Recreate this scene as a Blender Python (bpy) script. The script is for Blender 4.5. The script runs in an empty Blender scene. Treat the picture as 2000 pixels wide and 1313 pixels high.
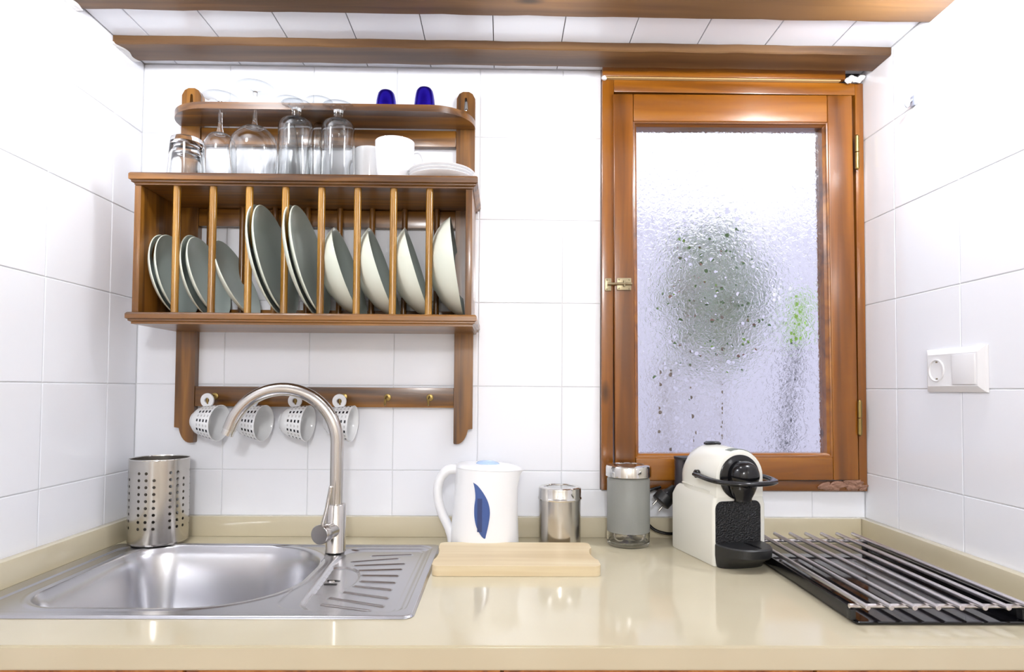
import bpy, bmesh, math, random
from mathutils import Vector, Matrix
random.seed(7)
PI = math.pi
S = bpy.context.scene
COL = S.collection
# ------------------------------------------------------------------ camera
XL, XR, CEIL, TOP = -0.2056, 1.5271, 2.02, 0.90      # side walls, ceiling, worktop height
def make_camera():
    pitch, yaw, roll = .0323, .0156, .0070
    fwd = Vector((math.sin(yaw)*math.cos(pitch), math.cos(yaw)*math.cos(pitch), math.sin(pitch)))
    right = Vector((math.cos(yaw), -math.sin(yaw), 0)); up = right.cross(fwd)
    c, s = math.cos(roll), math.sin(roll)
    r2 = c*right + s*up; u2 = -s*right + c*up
    m = Matrix.Identity(4)
    for i in range(3):
        m[i][0] = r2[i]; m[i][1] = u2[i]; m[i][2] = -fwd[i]
    m[0][3], m[1][3], m[2][3] = .6575, -1.532, 1.2457
    cam = bpy.data.cameras.new('camera'); o = bpy.data.objects.new('camera', cam); COL.objects.link(o)
    o.matrix_world = m
    cam.sensor_fit = 'HORIZONTAL'; cam.sensor_width = 36; cam.lens = 1256.23/2000*36
    cam.shift_y = .0317; cam.clip_start = .02
    S.camera = o
make_camera()
# ------------------------------------------------------------------ world, exposure, lamps
w = bpy.data.worlds.new('world'); S.world = w; w.use_nodes = True
bgn = w.node_tree.nodes['Background']; bgn.inputs[0].default_value = (.93, .95, 1, 1); bgn.inputs[1].default_value = 1.25
S.view_settings.view_transform = 'Standard'; S.view_settings.look = 'None'
S.view_settings.exposure = 0.28; S.view_settings.gamma = 1
try: S.view_settings.use_curve_mapping = False
except Exception: pass
LAMPS = [((1.43, -.43, 1.945), 6.5), ((.02, -.47, 1.945), 5.2), ((.74, -.40, 1.945), 2.2), ((.66, -2.55, 1.90), 42)]  # last entry is an added front fill, unseen behind the camera
LAMP_OBJS = []
for p, e in LAMPS:
    l = bpy.data.lights.new('lamp_light', 'POINT'); l.energy = e; l.shadow_soft_size = .035 if p[1] > -1 else .09; l.color = (.975, .98, 1)
    o = bpy.data.objects.new('lamp_light', l); COL.objects.link(o); o.location = p; LAMP_OBJS.append(o)

# ------------------------------------------------------------------ materials
def L(c):   # sRGB 0-255 -> linear
    out = []
    for v in c:
        v /= 255.0
        out.append(v/12.92 if v <= .04045 else ((v+.055)/1.055)**2.4)
    return (*out, 1)
def pmat(name, col, rough=.5, metal=0, **k):
    m = bpy.data.materials.new(name); m.use_nodes = True
    b = m.node_tree.nodes['Principled BSDF']
    b.inputs['Base Color'].default_value = L(col); b.inputs['Roughness'].default_value = rough; b.inputs['Metallic'].default_value = metal
    for kk, v in k.items(): b.inputs[kk.replace('_', ' ')].default_value = v
    return m
def nd(m, t, **k):
    n = m.node_tree.nodes.new(t)
    for a, v in k.items(): setattr(n, a, v)
    return n
def lk(m, a, b): m.node_tree.links.new(a, b)
def bsdf(m): return m.node_tree.nodes['Principled BSDF']
def noise_bump(m, scale, strength, dist=.002, detail=2, vec=None, kind='noise'):
    tc = nd(m, 'ShaderNodeTexCoord'); mp = nd(m, 'ShaderNodeMapping'); lk(m, tc.outputs['Object'], mp.inputs[0])
    if vec: mp.inputs['Scale'].default_value = vec
    n = nd(m, 'ShaderNodeTexNoise'); n.inputs['Scale'].default_value = scale; n.inputs['Detail'].default_value = detail
    lk(m, mp.outputs[0], n.inputs['Vector'])
    b = nd(m, 'ShaderNodeBump'); b.inputs['Strength'].default_value = strength; b.inputs['Distance'].default_value = dist
    lk(m, n.outputs['Fac'], b.inputs['Height']); lk(m, b.outputs[0], bsdf(m).inputs['Normal'])
    return n, b, mp
def wood(name, c_dark, c_mid, c_light, axis='X', rough=.3, coat=.35, grain=60, knots=True):
    m = pmat(name, c_mid, rough); b = bsdf(m)
    b.inputs['Coat Weight'].default_value = coat; b.inputs['Coat Roughness'].default_value = .15
    tc = nd(m, 'ShaderNodeTexCoord'); oi = nd(m, 'ShaderNodeObjectInfo')
    add = nd(m, 'ShaderNodeVectorMath', operation='ADD'); mul = nd(m, 'ShaderNodeMath', operation='MULTIPLY'); mul.inputs[1].default_value = 13.0
    lk(m, oi.outputs['Random'], mul.inputs[0]); lk(m, tc.outputs['Object'], add.inputs[0]); lk(m, mul.outputs[0], add.inputs[1])
    mp = nd(m, 'ShaderNodeMapping'); lk(m, add.outputs[0], mp.inputs[0])
    sc = {'X': (.055, 1, 1), 'Y': (1, .055, 1), 'Z': (1, 1, .055)}[axis]
    mp.inputs['Scale'].default_value = sc
    n1 = nd(m, 'ShaderNodeTexNoise'); n1.inputs['Scale'].default_value = grain; n1.inputs['Detail'].default_value = 4; n1.inputs['Distortion'].default_value = .6
    n2 = nd(m, 'ShaderNodeTexNoise'); n2.inputs['Scale'].default_value = grain*.22; n2.inputs['Detail'].default_value = 2; n2.inputs['Distortion'].default_value = 1.2
    lk(m, mp.outputs[0], n1.inputs['Vector']); lk(m, mp.outputs[0], n2.inputs['Vector'])
    mix = nd(m, 'ShaderNodeMix', data_type='FLOAT'); mix.inputs[0].default_value = .55
    lk(m, n1.outputs['Fac'], mix.inputs[2]); lk(m, n2.outputs['Fac'], mix.inputs[3])
    r = nd(m, 'ShaderNodeValToRGB'); e = r.color_ramp.elements
    e[0].position = .37; e[0].color = L(c_dark); e[1].position = .63; e[1].color = L(c_light)
    x = e.new(.5); x.color = L(c_mid)
    lk(m, mix.outputs[0], r.inputs[0])
    out = r.outputs[0]
    if knots:
        mk_ = nd(m, 'ShaderNodeMapping'); lk(m, add.outputs[0], mk_.inputs[0])
        mk_.inputs['Scale'].default_value = {'X': (.4, 1, 1), 'Y': (1, .4, 1), 'Z': (1, 1, .4)}[axis]
        v = nd(m, 'ShaderNodeTexVoronoi'); v.inputs['Scale'].default_value = 9; lk(m, mk_.outputs[0], v.inputs['Vector'])
        rr = nd(m, 'ShaderNodeValToRGB'); rr.color_ramp.elements[0].position = .05; rr.color_ramp.elements[1].position = .13
        rr.color_ramp.elements[0].color = (.25, .25, .25, 1); lk(m, v.outputs['Distance'], rr.inputs[0])
        mm = nd(m, 'ShaderNodeMix', data_type='RGBA', blend_type='MULTIPLY'); mm.inputs[0].default_value = 1
        lk(m, out, mm.inputs[6]); lk(m, rr.outputs[0], mm.inputs[7]); out = mm.outputs[2]
    lk(m, out, b.inputs['Base Color'])
    bp = nd(m, 'ShaderNodeBump'); bp.inputs['Strength'].default_value = .25; bp.inputs['Distance'].default_value = .0015
    lk(m, n1.outputs['Fac'], bp.inputs['Height']); lk(m, bp.outputs[0], b.inputs['Normal'])
    return m
M = {}
RK = ((72, 42, 12), (122, 78, 24), (156, 104, 36))
for a in 'XYZ': M['rack'+a] = wood('rack_wood_'+a.lower(), *RK, axis=a, rough=.32)
M['dowel'] = wood('dowel_wood', (128, 86, 24), (162, 116, 42), (182, 136, 60), axis='Z', rough=.25, knots=False)
WN = ((96, 52, 8), (134, 78, 14), (158, 98, 22))
for a in 'XZ': M['win'+a] = wood('window_wood_'+a.lower(), *WN, axis=a, rough=.28, coat=.5, grain=35)
M['beam'] = wood('beam_wood', (62, 40, 18), (92, 63, 34), (112, 80, 44), axis='X', rough=.5, coat=.1, grain=40)
M['cab'] = wood('cabinet_wood', (140, 78, 30), (184, 112, 46), (204, 136, 64), axis='Z', rough=.35, knots=False)
M['board'] = wood('board_wood', (206, 184, 144), (216, 196, 158), (224, 208, 174), axis='X', rough=.5, coat=0, grain=50, knots=False)
M['tile'] = pmat('white_glazed_tile', (242, 244, 250), .11); noise_bump(M['tile'], 9, .10, .004)
M['grout'] = pmat('grout', (226, 228, 231), .8); noise_bump(M['grout'], 300, .3)
M['paint'] = pmat('room_paint', (216, 212, 204), .6); noise_bump(M['paint'], 40, .1)
M['panel'] = pmat('white_ceiling_panel', (226, 229, 236), .16); noise_bump(M['panel'], 5, .06, .003)
M['gap'] = pmat('dark_gap', (70, 66, 66), .9); noise_bump(M['gap'], 80, .2)
M['floor'] = pmat('floor_tile', (176, 140, 108), .4); noise_bump(M['floor'], 20, .1)
m = pmat('cream_worktop', (222, 210, 178), .09); M['top'] = m
n, b_, mp_ = noise_bump(m, 6, .01, .0005)
r = nd(m, 'ShaderNodeValToRGB'); r.color_ramp.elements[0].position = .35; r.color_ramp.elements[1].position = .7
r.color_ramp.elements[0].color = L((203, 193, 166)); r.color_ramp.elements[1].color = L((208, 199, 173)); lk(m, n.outputs['Fac'], r.inputs[0]); lk(m, r.outputs[0], bsdf(m).inputs['Base Color'])
def steel(name, col, rough, vec, anis=0):
    m = pmat(name, col, rough, 1)
    tc = nd(m, 'ShaderNodeTexCoord'); mp = nd(m, 'ShaderNodeMapping'); mp.inputs['Scale'].default_value = vec; lk(m, tc.outputs['Object'], mp.inputs[0])
    n = nd(m, 'ShaderNodeTexNoise'); n.inputs['Scale'].default_value = 160; n.inputs['Detail'].default_value = 2; lk(m, mp.outputs[0], n.inputs['Vector'])
    rr = nd(m, 'ShaderNodeMapRange'); rr.inputs[3].default_value = rough*.99; rr.inputs[4].default_value = rough*1.01
    lk(m, n.outputs['Fac'], rr.inputs[0]); lk(m, rr.outputs[0], bsdf(m).inputs['Roughness'])
    return m
M['sink'] = steel('brushed_sink_steel', (196, 196, 200), .27, (.1, 3, 1))
M['chrome'] = steel('brushed_tap_steel', (200, 196, 192), .2, (3, 3, .1))
M['steel'] = steel('can_steel', (196, 192, 186), .2, (4, 4, .05))
M['polished'] = steel('polished_steel', (214, 212, 208), .09, (1, 1, 1))
M['rod'] = steel('grate_steel', (216, 212, 214), .33, (6, .1, 6))
M['brass'] = pmat('aged_brass', (150, 128, 78), .35, 1); noise_bump(M['brass'], 200, .2)
M['iron'] = pmat('latch_steel', (160, 148, 120), .35, 1); noise_bump(M['iron'], 200, .2)
M['white'] = pmat('white_porcelain', (236, 237, 240), .1); noise_bump(M['white'], 30, .02)
M['plastic'] = pmat('white_plastic', (238, 239, 242), .28); noise_bump(M['plastic'], 200, .02)
M['socketp'] = pmat('socket_plastic', (238, 238, 240), .22); noise_bump(M['socketp'], 200, .02)
M['hookp'] = pmat('grey_hook_plastic', (150, 156, 172), .3); noise_bump(M['hookp'], 200, .02)
M['cream'] = pmat('cream_machine_plastic', (230, 229, 220), .16); noise_bump(M['cream'], 300, .02)
M['black'] = pmat('black_gloss_plastic', (14, 14, 17), .16); noise_bump(M['black'], 200, .02)
M['blackm'] = pmat('black_satin_plastic', (30, 31, 32), .42); noise_bump(M['blackm'], 500, .08)
M['mesh'] = pmat('black_textured_panel', (16, 17, 21), .45)
v = nd(M['mesh'], 'ShaderNodeTexVoronoi'); v.inputs['Scale'].default_value = 320; tc = nd(M['mesh'], 'ShaderNodeTexCoord'); lk(M['mesh'], tc.outputs['Object'], v.inputs['Vector'])
b_ = nd(M['mesh'], 'ShaderNodeBump'); b_.inputs['Strength'].default_value = .9; b_.inputs['Distance'].default_value = .002; lk(M['mesh'], v.outputs['Distance'], b_.inputs['Height']); lk(M['mesh'], b_.outputs[0], bsdf(M['mesh']).inputs['Normal'])
M['hobglass'] = pmat('black_hob_glass', (10, 10, 14), .05); noise_bump(M['hobglass'], 20, .01)
M['blue'] = pmat('blue_window_plastic', (62, 88, 148), .12); noise_bump(M['blue'], 200, .03)
M['bluelid'] = pmat('pale_blue_plastic', (176, 200, 236), .2); noise_bump(M['bluelid'], 200, .03)
M['capsule'] = pmat('blue_capsule_foil', (34, 12, 165), .25, .75); noise_bump(M['capsule'], 60, .03)
M['glaze'] = pmat('shaded_grey_green_glaze', (182, 193, 187), .2); noise_bump(M['glaze'], 25, .05)
M['glazeout'] = pmat('pale_cream_glaze', (222, 226, 212), .25); noise_bump(M['glazeout'], 25, .05)
M['sealant'] = pmat('crumbling_sealant', (150, 112, 92), .7); noise_bump(M['sealant'], 60, .8, .01)
M['filler'] = pmat('white_filler', (226, 226, 226), .7); noise_bump(M['filler'], 60, .8, .01)
M['cleat'] = pmat('pale_edge_bead', (196, 166, 116), .5); noise_bump(M['cleat'], 60, .2)
M['leaf'] = pmat('leaf_green', (78, 126, 56), .5); noise_bump(M['leaf'], 30, .3)
M['leaf2'] = pmat('leaf_yellow_green', (138, 186, 60), .5); noise_bump(M['leaf2'], 30, .3)
M['leaf3'] = pmat('leaf_dry', (150, 112, 92), .6); noise_bump(M['leaf3'], 30, .3)
M['render'] = pmat('garden_wall_render', (214, 212, 226), .8); noise_bump(M['render'], 30, .4)
M['lime'] = pmat('lime_green_plastic', (150, 214, 30), .4); noise_bump(M['lime'], 30, .1)
M['post'] = pmat('dark_painted_post', (32, 36, 46), .5); noise_bump(M['post'], 30, .1)
M['ground'] = pmat('yard_paving', (168, 160, 160), .8); noise_bump(M['ground'], 30, .3)
M['bulb'] = pmat('frosted_bulb', (255, 250, 240), .4); bsdf(M['bulb']).inputs['Emission Color'].default_value = (1, .96, .9, 1); bsdf(M['bulb']).inputs['Emission Strength'].default_value = 6; noise_bump(M['bulb'], 30, .01)
def glassm(name, rough=0, col=(255, 255, 255), ior=1.45):
    m = pmat(name, col, rough); bsdf(m).inputs['Transmission Weight'].default_value = 1; bsdf(m).inputs['IOR'].default_value = ior
    return m
M['glass'] = glassm('clear_glass', 0, (252, 253, 253))
def thin_glass():
    m = bpy.data.materials.new('thin_clear_glass'); m.use_nodes = True; nt = m.node_tree; nt.nodes.remove(nt.nodes['Principled BSDF'])
    out = nt.nodes['Material Output']; tr = nd(m, 'ShaderNodeBsdfTransparent'); lw = nd(m, 'ShaderNodeLayerWeight'); lw.inputs[0].default_value = .35; rp = nd(m, 'ShaderNodeValToRGB'); rp.color_ramp.elements[0].color = (.93, .945, .955, 1); rp.color_ramp.elements[1].color = (.42, .45, .48, 1); rp.color_ramp.elements[0].position = .45; lk(m, lw.outputs['Facing'], rp.inputs[0]); lk(m, rp.outputs[0], tr.inputs[0])
    gl = nd(m, 'ShaderNodeBsdfGlossy'); gl.inputs['Roughness'].default_value = .02; fr = nd(m, 'ShaderNodeFresnel'); fr.inputs[0].default_value = 1.7; ge = nd(m, 'ShaderNodeNewGeometry'); mu = nd(m, 'ShaderNodeMath', operation='MULTIPLY'); iv = nd(m, 'ShaderNodeMath', operation='SUBTRACT'); iv.inputs[0].default_value = 1; lk(m, ge.outputs['Backfacing'], iv.inputs[1]); lk(m, fr.outputs[0], mu.inputs[0]); lk(m, iv.outputs[0], mu.inputs[1])
    mx = nd(m, 'ShaderNodeMixShader'); lk(m, mu.outputs[0], mx.inputs[0]); lk(m, tr.outputs[0], mx.inputs[1]); lk(m, gl.outputs[0], mx.inputs[2]); lk(m, mx.outputs[0], out.inputs[0])
    return m
M['thin'] = thin_glass()
M['frost'] = glassm('frosted_glass', .5, (214, 216, 211)); bsdf(M['frost']).inputs['Transmission Weight'].default_value = .75; noise_bump(M['frost'], 400, .2)
# textured pane: pressed pebble pattern with flat round dots that stay clear
m = glassm('pebbled_pane_glass', .12, (246, 246, 255)); M['pane'] = m
tc = nd(m, 'ShaderNodeTexCoord')
v1 = nd(m, 'ShaderNodeTexVoronoi'); v1.inputs['Scale'].default_value = 78; lk(m, tc.outputs['Object'], v1.inputs['Vector'])
sep = nd(m, 'ShaderNodeSeparateColor'); lk(m, v1.outputs['Color'], sep.inputs[0])
thr = nd(m, 'ShaderNodeMapRange'); thr.inputs[1].default_value = .15; thr.inputs[2].default_value = 1; thr.inputs[3].default_value = .12; thr.inputs[4].default_value = .50; lk(m, sep.outputs[0], thr.inputs[0])
lt = nd(m, 'ShaderNodeMath', operation='LESS_THAN'); lk(m, v1.outputs['Distance'], lt.inputs[0]); lk(m, thr.outputs[0], lt.inputs[1])
n1 = nd(m, 'ShaderNodeTexNoise'); n1.inputs['Scale'].default_value = 75; n1.inputs['Detail'].default_value = 2; n1.inputs['Distortion'].default_value = 1.5; lk(m, tc.outputs['Object'], n1.inputs['Vector'])
hm = nd(m, 'ShaderNodeMix', data_type='FLOAT'); lk(m, lt.outputs[0], hm.inputs[0]); lk(m, n1.outputs['Fac'], hm.inputs[2]); hm.inputs[3].default_value = .35
bp = nd(m, 'ShaderNodeBump'); bp.inputs['Strength'].default_value = .75; bp.inputs['Distance'].default_value = .0028; lk(m, hm.outputs[0], bp.inputs['Height']); lk(m, bp.outputs[0], bsdf(m).inputs['Normal'])
rm = nd(m, 'ShaderNodeMix', data_type='FLOAT'); lk(m, lt.outputs[0], rm.inputs[0]); rm.inputs[2].default_value = .20; rm.inputs[3].default_value = .0; lk(m, rm.outputs[0], bsdf(m).inputs['Roughness'])
# espresso cup print: rows of black squares alternating with small grey ones (UV: u around, v along)
m = pmat('white_cup_with_square_print', (236, 238, 240), .1); M['cup'] = m
uv = nd(m, 'ShaderNodeUVMap'); sx = nd(m, 'ShaderNodeSeparateXYZ'); lk(m, uv.outputs[0], sx.inputs[0])
def mth(op, a, b=None, c=None):
    n = nd(m, 'ShaderNodeMath', operation=op)
    for i, x in enumerate((a, b, c)):
        if x is None: continue
        if isinstance(x, (int, float)): n.inputs[i].default_value = x
        else: lk(m, x, n.inputs[i])
    return n.outputs[0]
def sq(u, v, s):
    a = mth('LESS_THAN', mth('ABSOLUTE', mth('SUBTRACT', mth('FRACT', u), .5)), s)
    b = mth('LESS_THAN', mth('ABSOLUTE', mth('SUBTRACT', mth('FRACT', v), .5)), s*1.0)
    return mth('MULTIPLY', a, b)
U = mth('MULTIPLY', sx.outputs[0], 11.0); V = mth('MULTIPLY', sx.outputs[1], 1.0)
inb = mth('MULTIPLY', mth('GREATER_THAN', V, 0.0), mth('LESS_THAN', V, 4.0))
au = mth('LESS_THAN', mth('ABSOLUTE', mth('SUBTRACT', mth('FRACT', U), .5)), .14)
av = mth('LESS_THAN', mth('ABSOLUTE', mth('SUBTRACT', mth('FRACT', V), .5)), .24)
black = mth('MULTIPLY', mth('MULTIPLY', au, av), inb)
U2 = mth('ADD', U, .5)
au2 = mth('LESS_THAN', mth('ABSOLUTE', mth('SUBTRACT', mth('FRACT', U2), .5)), .12)
av2 = mth('LESS_THAN', mth('ABSOLUTE', mth('SUBTRACT', mth('FRACT', V), .5)), .2)
chk = mth('GREATER_THAN', mth('FRACT', mth('MULTIPLY', U2, 14.0)), .45)
grey = mth('MULTIPLY', mth('MULTIPLY', mth('MULTIPLY', au2, av2), inb), chk)
m1 = nd(m, 'ShaderNodeMix', data_type='RGBA'); m1.inputs[6].default_value = L((236, 238, 240)); m1.inputs[7].default_value = L((150, 148, 146)); lk(m, grey, m1.inputs[0])
m2 = nd(m, 'ShaderNodeMix', data_type='RGBA'); lk(m, m1.outputs[2], m2.inputs[6]); m2.inputs[7].default_value = L((24, 24, 34)); lk(m, black, m2.inputs[0])
lk(m, m2.outputs[2], bsdf(m).inputs['Base Color'])

# ------------------------------------------------------------------ mesh helpers
def wloc(p):
    v = Vector((0, 0, 0))
    while p: v = v + p.location; p = p.parent
    return v
def mk(name, bm, mat, parent=None, local=False, smooth=True, ang=35, mods=None):
    """link a bmesh as one object; coordinates are world ones unless local"""
    me = bpy.data.meshes.new(name)
    if parent is not None and not local:
        bmesh.ops.translate(bm, verts=bm.verts, vec=-wloc(parent))
    bmesh.ops.recalc_face_normals(bm, faces=bm.faces)
    bm.to_mesh(me); bm.free()
    if smooth:
        for p in me.polygons: p.use_smooth = True
        try: me.set_sharp_from_angle(angle=math.radians(ang))
        except Exception: pass
    mats = mat if isinstance(mat, (list, tuple)) else [mat]
    for q in mats: me.materials.append(q)
    o = bpy.data.objects.new(name, me); COL.objects.link(o)
    if parent is not None: o.parent = parent
    return o
def recentre(o):
    """move a top-level mesh's origin to the middle of its base"""
    me = o.data; xs = [v.co for v in me.vertices]
    c = Vector(((min(v.x for v in xs)+max(v.x for v in xs))/2, (min(v.y for v in xs)+max(v.y for v in xs))/2, min(v.z for v in xs)))
    me.transform(Matrix.Translation(-c)); o.location = c
    return o
def tag(o, label=None, cat=None, group=None, kind=None):
    if label: o['label'] = label
    if cat: o['category'] = cat
    if group: o['group'] = group
    if kind: o['kind'] = kind
    return o
def thing(name, loc, label, cat, group=None, rotz=0):
    o = bpy.data.objects.new(name, None); COL.objects.link(o); o.location = loc; o.rotation_euler = (0, 0, rotz)
    o.empty_display_size = .05
    return tag(o, label, cat, group)
def addbox(bm, x0, x1, y0, y1, z0, z1, bev=0, seg=2):
    vs = [bm.verts.new((x, y, z)) for x in (x0, x1) for y in (y0, y1) for z in (z0, z1)]
    idx = [(0, 1, 3, 2), (4, 6, 7, 5), (0, 4, 5, 1), (2, 3, 7, 6), (0, 2, 6, 4), (1, 5, 7, 3)]
    fs = [bm.faces.new([vs[i] for i in f]) for f in idx]
    if bev:
        es = list({e for f in fs for e in f.edges})
        bmesh.ops.bevel(bm, geom=es, offset=bev, segments=seg, profile=.6, affect='EDGES')
def box(name, x, y, z, mat, parent=None, bev=.0015, local=False, seg=2, **k):
    bm = bmesh.new(); addbox(bm, x[0], x[1], y[0], y[1], z[0], z[1], bev, seg)
    return mk(name, bm, mat, parent, local, **k)
def ringmesh(bm, rings, closed=True, cap0=True, cap1=True, loop=False):
    R = [[bm.verts.new(p) for p in r] for r in rings]
    n = len(R[0]); fs = []
    pairs = list(zip(R[:-1], R[1:])) + ([(R[-1], R[0])] if loop else [])
    for a, b in pairs:
        for i in range(n if closed else n-1):
            j = (i+1) % n
            fs.append(bm.faces.new((a[i], a[j], b[j], b[i])))
    if not loop:
        if cap0: bm.faces.new(R[0][::-1])
        if cap1: bm.faces.new(R[-1])
    return R
def lathe(bm, prof, seg=48, mat=None, loop=False, uv=None, cap0=True, cap1=True):
    """prof: list of (r,z); r==0 collapses to a point. mat: 4x4 transform"""
    mat = mat or Matrix.Identity(4)
    rows = []
    for r, z in prof:
        if r < 1e-6: rows.append([bm.verts.new(mat @ Vector((0, 0, z)))])
        else: rows.append([bm.verts.new(mat @ Vector((r*math.cos(2*PI*i/seg), r*math.sin(2*PI*i/seg), z))) for i in range(seg)])
    ul = bm.loops.layers.uv.verify() if uv else None
    idx = list(range(len(rows)))
    pr = list(zip(idx[:-1], idx[1:])) + ([(idx[-1], idx[0])] if loop else [])
    for a, b in pr:
        A, B = rows[a], rows[b]
        for i in range(seg):
            j = (i+1) % seg
            if len(A) == 1 and len(B) == 1: continue
            if len(A) == 1: f = bm.faces.new((A[0], B[j], B[i])); c = [((i+.5)/seg, a), ((i+1)/seg, b), (i/seg, b)]
            elif len(B) == 1: f = bm.faces.new((A[i], A[j], B[0])); c = [(i/seg, a), ((i+1)/seg, a), ((i+.5)/seg, b)]
            else: f = bm.faces.new((A[i], A[j], B[j], B[i])); c = [(i/seg, a), ((i+1)/seg, a), ((i+1)/seg, b), (i/seg, b)]
            if ul:
                for lp, (u, k) in zip(f.loops, c): lp[ul].uv = (u, uv[k])
    return bm
def tube(bm, pts, r, seg=12, caps=True, flat=1.0):
    pts = [Vector(p) for p in pts]; rr = r if isinstance(r, (list, tuple)) else [r]*len(pts)
    t = (pts[1]-pts[0]).normalized(); up = Vector((0, 0, 1)) if abs(t.z) < .9 else Vector((1, 0, 0))
    nrm = t.cross(up).normalized(); rings = []
    for i, p in enumerate(pts):
        if i == 0: t2 = (pts[1]-pts[0])
        elif i == len(pts)-1: t2 = (pts[-1]-pts[-2])
        else: t2 = (pts[i+1]-pts[i-1])
        t2.normalize()
        nrm = (nrm - t2*nrm.dot(t2)).normalized(); bi = t2.cross(nrm)
        rings.append([p + rr[i]*(math.cos(2*PI*k/seg)*nrm + flat*math.sin(2*PI*k/seg)*bi) for k in range(seg)])
    ringmesh(bm, rings, cap0=caps, cap1=caps)
    return bm
def smooth_path(pts, n=8):
    """Catmull-Rom"""
    P = [Vector(p) for p in pts]; P = [P[0]*2-P[1]] + P + [P[-1]*2-P[-2]]; out = []
    for i in range(1, len(P)-2):
        a, b, c, d = P[i-1:i+3]
        for k in range(n):
            t = k/n
            out.append(.5*((2*b)+(c-a)*t+(2*a-5*b+4*c-d)*t*t+(3*b-a-3*c+d)*t**3))
    out.append(P[-2]); return out
def prism(bm, poly, a0, a1, plane='xz'):
    """extrude polygon given in plane along the third axis"""
    def P(u, v, w): return {'xz': (u, w, v), 'xy': (u, v, w), 'yz': (w, u, v)}[plane]
    ringmesh(bm, [[P(u, v, a0) for u, v in poly], [P(u, v, a1) for u, v in poly]])
def bevel_all(bm, off, seg=2, ang=.5):
    es = [e for e in bm.edges if len(e.link_faces) == 2 and e.calc_face_angle(0) > ang]
    bmesh.ops.bevel(bm, geom=es, offset=off, segments=seg, profile=.6, affect='EDGES', clamp_overlap=True)
def cyl(name, c, r, z0, z1, mat, parent, seg=32, bev=.001, **k):
    bm = bmesh.new(); M4 = Matrix.Translation((c[0], c[1], 0))
    lathe(bm, [(0, z0), (r-bev, z0), (r, z0+bev), (r, z1-bev), (r-bev, z1), (0, z1)], seg, M4)
    return mk(name, bm, mat, parent, **k)
def rod(name, p0, p1, r, mat, parent, seg=12, local=False):
    bm = bmesh.new(); tube(bm, [p0, p1], r, seg); return mk(name, bm, mat, parent, local)
def axis_matrix(loc, zdir, xhint=(0, 0, 1)):
    z = Vector(zdir).normalized(); x = Vector(xhint); x = (x - z*x.dot(z)).normalized(); y = z.cross(x)
    m = Matrix.Identity(4)
    for i in range(3): m[i][0] = x[i]; m[i][1] = y[i]; m[i][2] = z[i]; m[i][3] = loc[i]
    return m

# ------------------------------------------------------------------ the setting
def struct(o, label=None):
    o['kind'] = 'structure'
    if label: o['label'] = label
    return o
T = .2; G = .0009            # tile pitch, half joint
ROWS = [.652, .852, 1.052, 1.252, 1.452, 1.652, 1.852, 2.05]
tile_cache = {}
def tile_mesh(w_, h_, mat, nm='tile'):
    key = (round(w_, 3), round(h_, 3), nm)
    if key not in tile_cache:
        bm = bmesh.new()
        a, b, e = w_/2, h_/2, .0012
        ringmesh(bm, [[(-a, 0, -b), (a, 0, -b), (a, 0, b), (-a, 0, b)], [(-a, -.0033, -b), (a, -.0033, -b), (a, -.0033, b), (-a, -.0033, b)],
                      [(-a+e, -.004, -b+e), (a-e, -.004, -b+e), (a-e, -.004, b-e), (-a+e, -.004, b-e)]])
        bmesh.ops.recalc_face_normals(bm, faces=bm.faces)
        me = bpy.data.meshes.new(nm); bm.to_mesh(me); bm.free(); me.materials.append(mat); tile_cache[key] = me
    return tile_cache[key]
def put_tile(a0, a1, b0, b1, place, parent, mat, nm='tile'):
    if a1-a0 < .006 or b1-b0 < .006: return
    me = tile_mesh(a1-a0-2*G, b1-b0-2*G, mat, nm)
    o = bpy.data.objects.new(nm, me); COL.objects.link(o); o.parent = parent
    loc, rot = place((a0+a1)/2, (b0+b1)/2)
    j = lambda s: random.uniform(-s, s)
    o.location = Vector(loc)-wloc(parent); o.rotation_euler = (rot[0]+j(.0012), rot[1], rot[2]+j(.0012))
def clip(rect, hole):
    x0, x1, z0, z1 = rect; a0, a1, b0, b1 = hole
    if x1 <= a0 or x0 >= a1 or z1 <= b0 or z0 >= b1: return [rect]
    out = []
    if z0 < b0: out.append((x0, x1, z0, b0)); z0 = b0
    if z1 > b1: out.append((x0, x1, b1, z1)); z1 = b1
    if x0 < a0: out.append((x0, a0, z0, z1))
    if x1 > a1: out.append((a1, x1, z0, z1))
    return out
HOLE = (.8925, XR+.01, 1.008, CEIL+.05)
YB = -3.2
TH = .004; GD = .0022
def wall_back():
    bm = bmesh.new()   # wall around the window opening
    addbox(bm, XL-.12, HOLE[0], TH-GD, .14, 0, CEIL+.1); addbox(bm, HOLE[0], XR+.12, TH-GD, .14, 0, HOLE[2])
    wb = struct(mk('wall_back', bm, M['grout'], smooth=False), 'back wall laid with white glazed square tiles')
    xs = [XL] + [k*T for k in range(0, 8)] + [XR]
    for i in range(len(xs)-1):
        for k in range(len(ROWS)-1):
            z0 = max(ROWS[k], .80); z1 = min(ROWS[k+1], CEIL)
            if z1 <= z0: continue
            for (a0, a1, b0, b1) in clip((xs[i], xs[i+1], z0, z1), HOLE):
                put_tile(a0, a1, b0, b1, lambda a, b: ((a, TH, b), (0, 0, 0)), wb, M['tile'])
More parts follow.
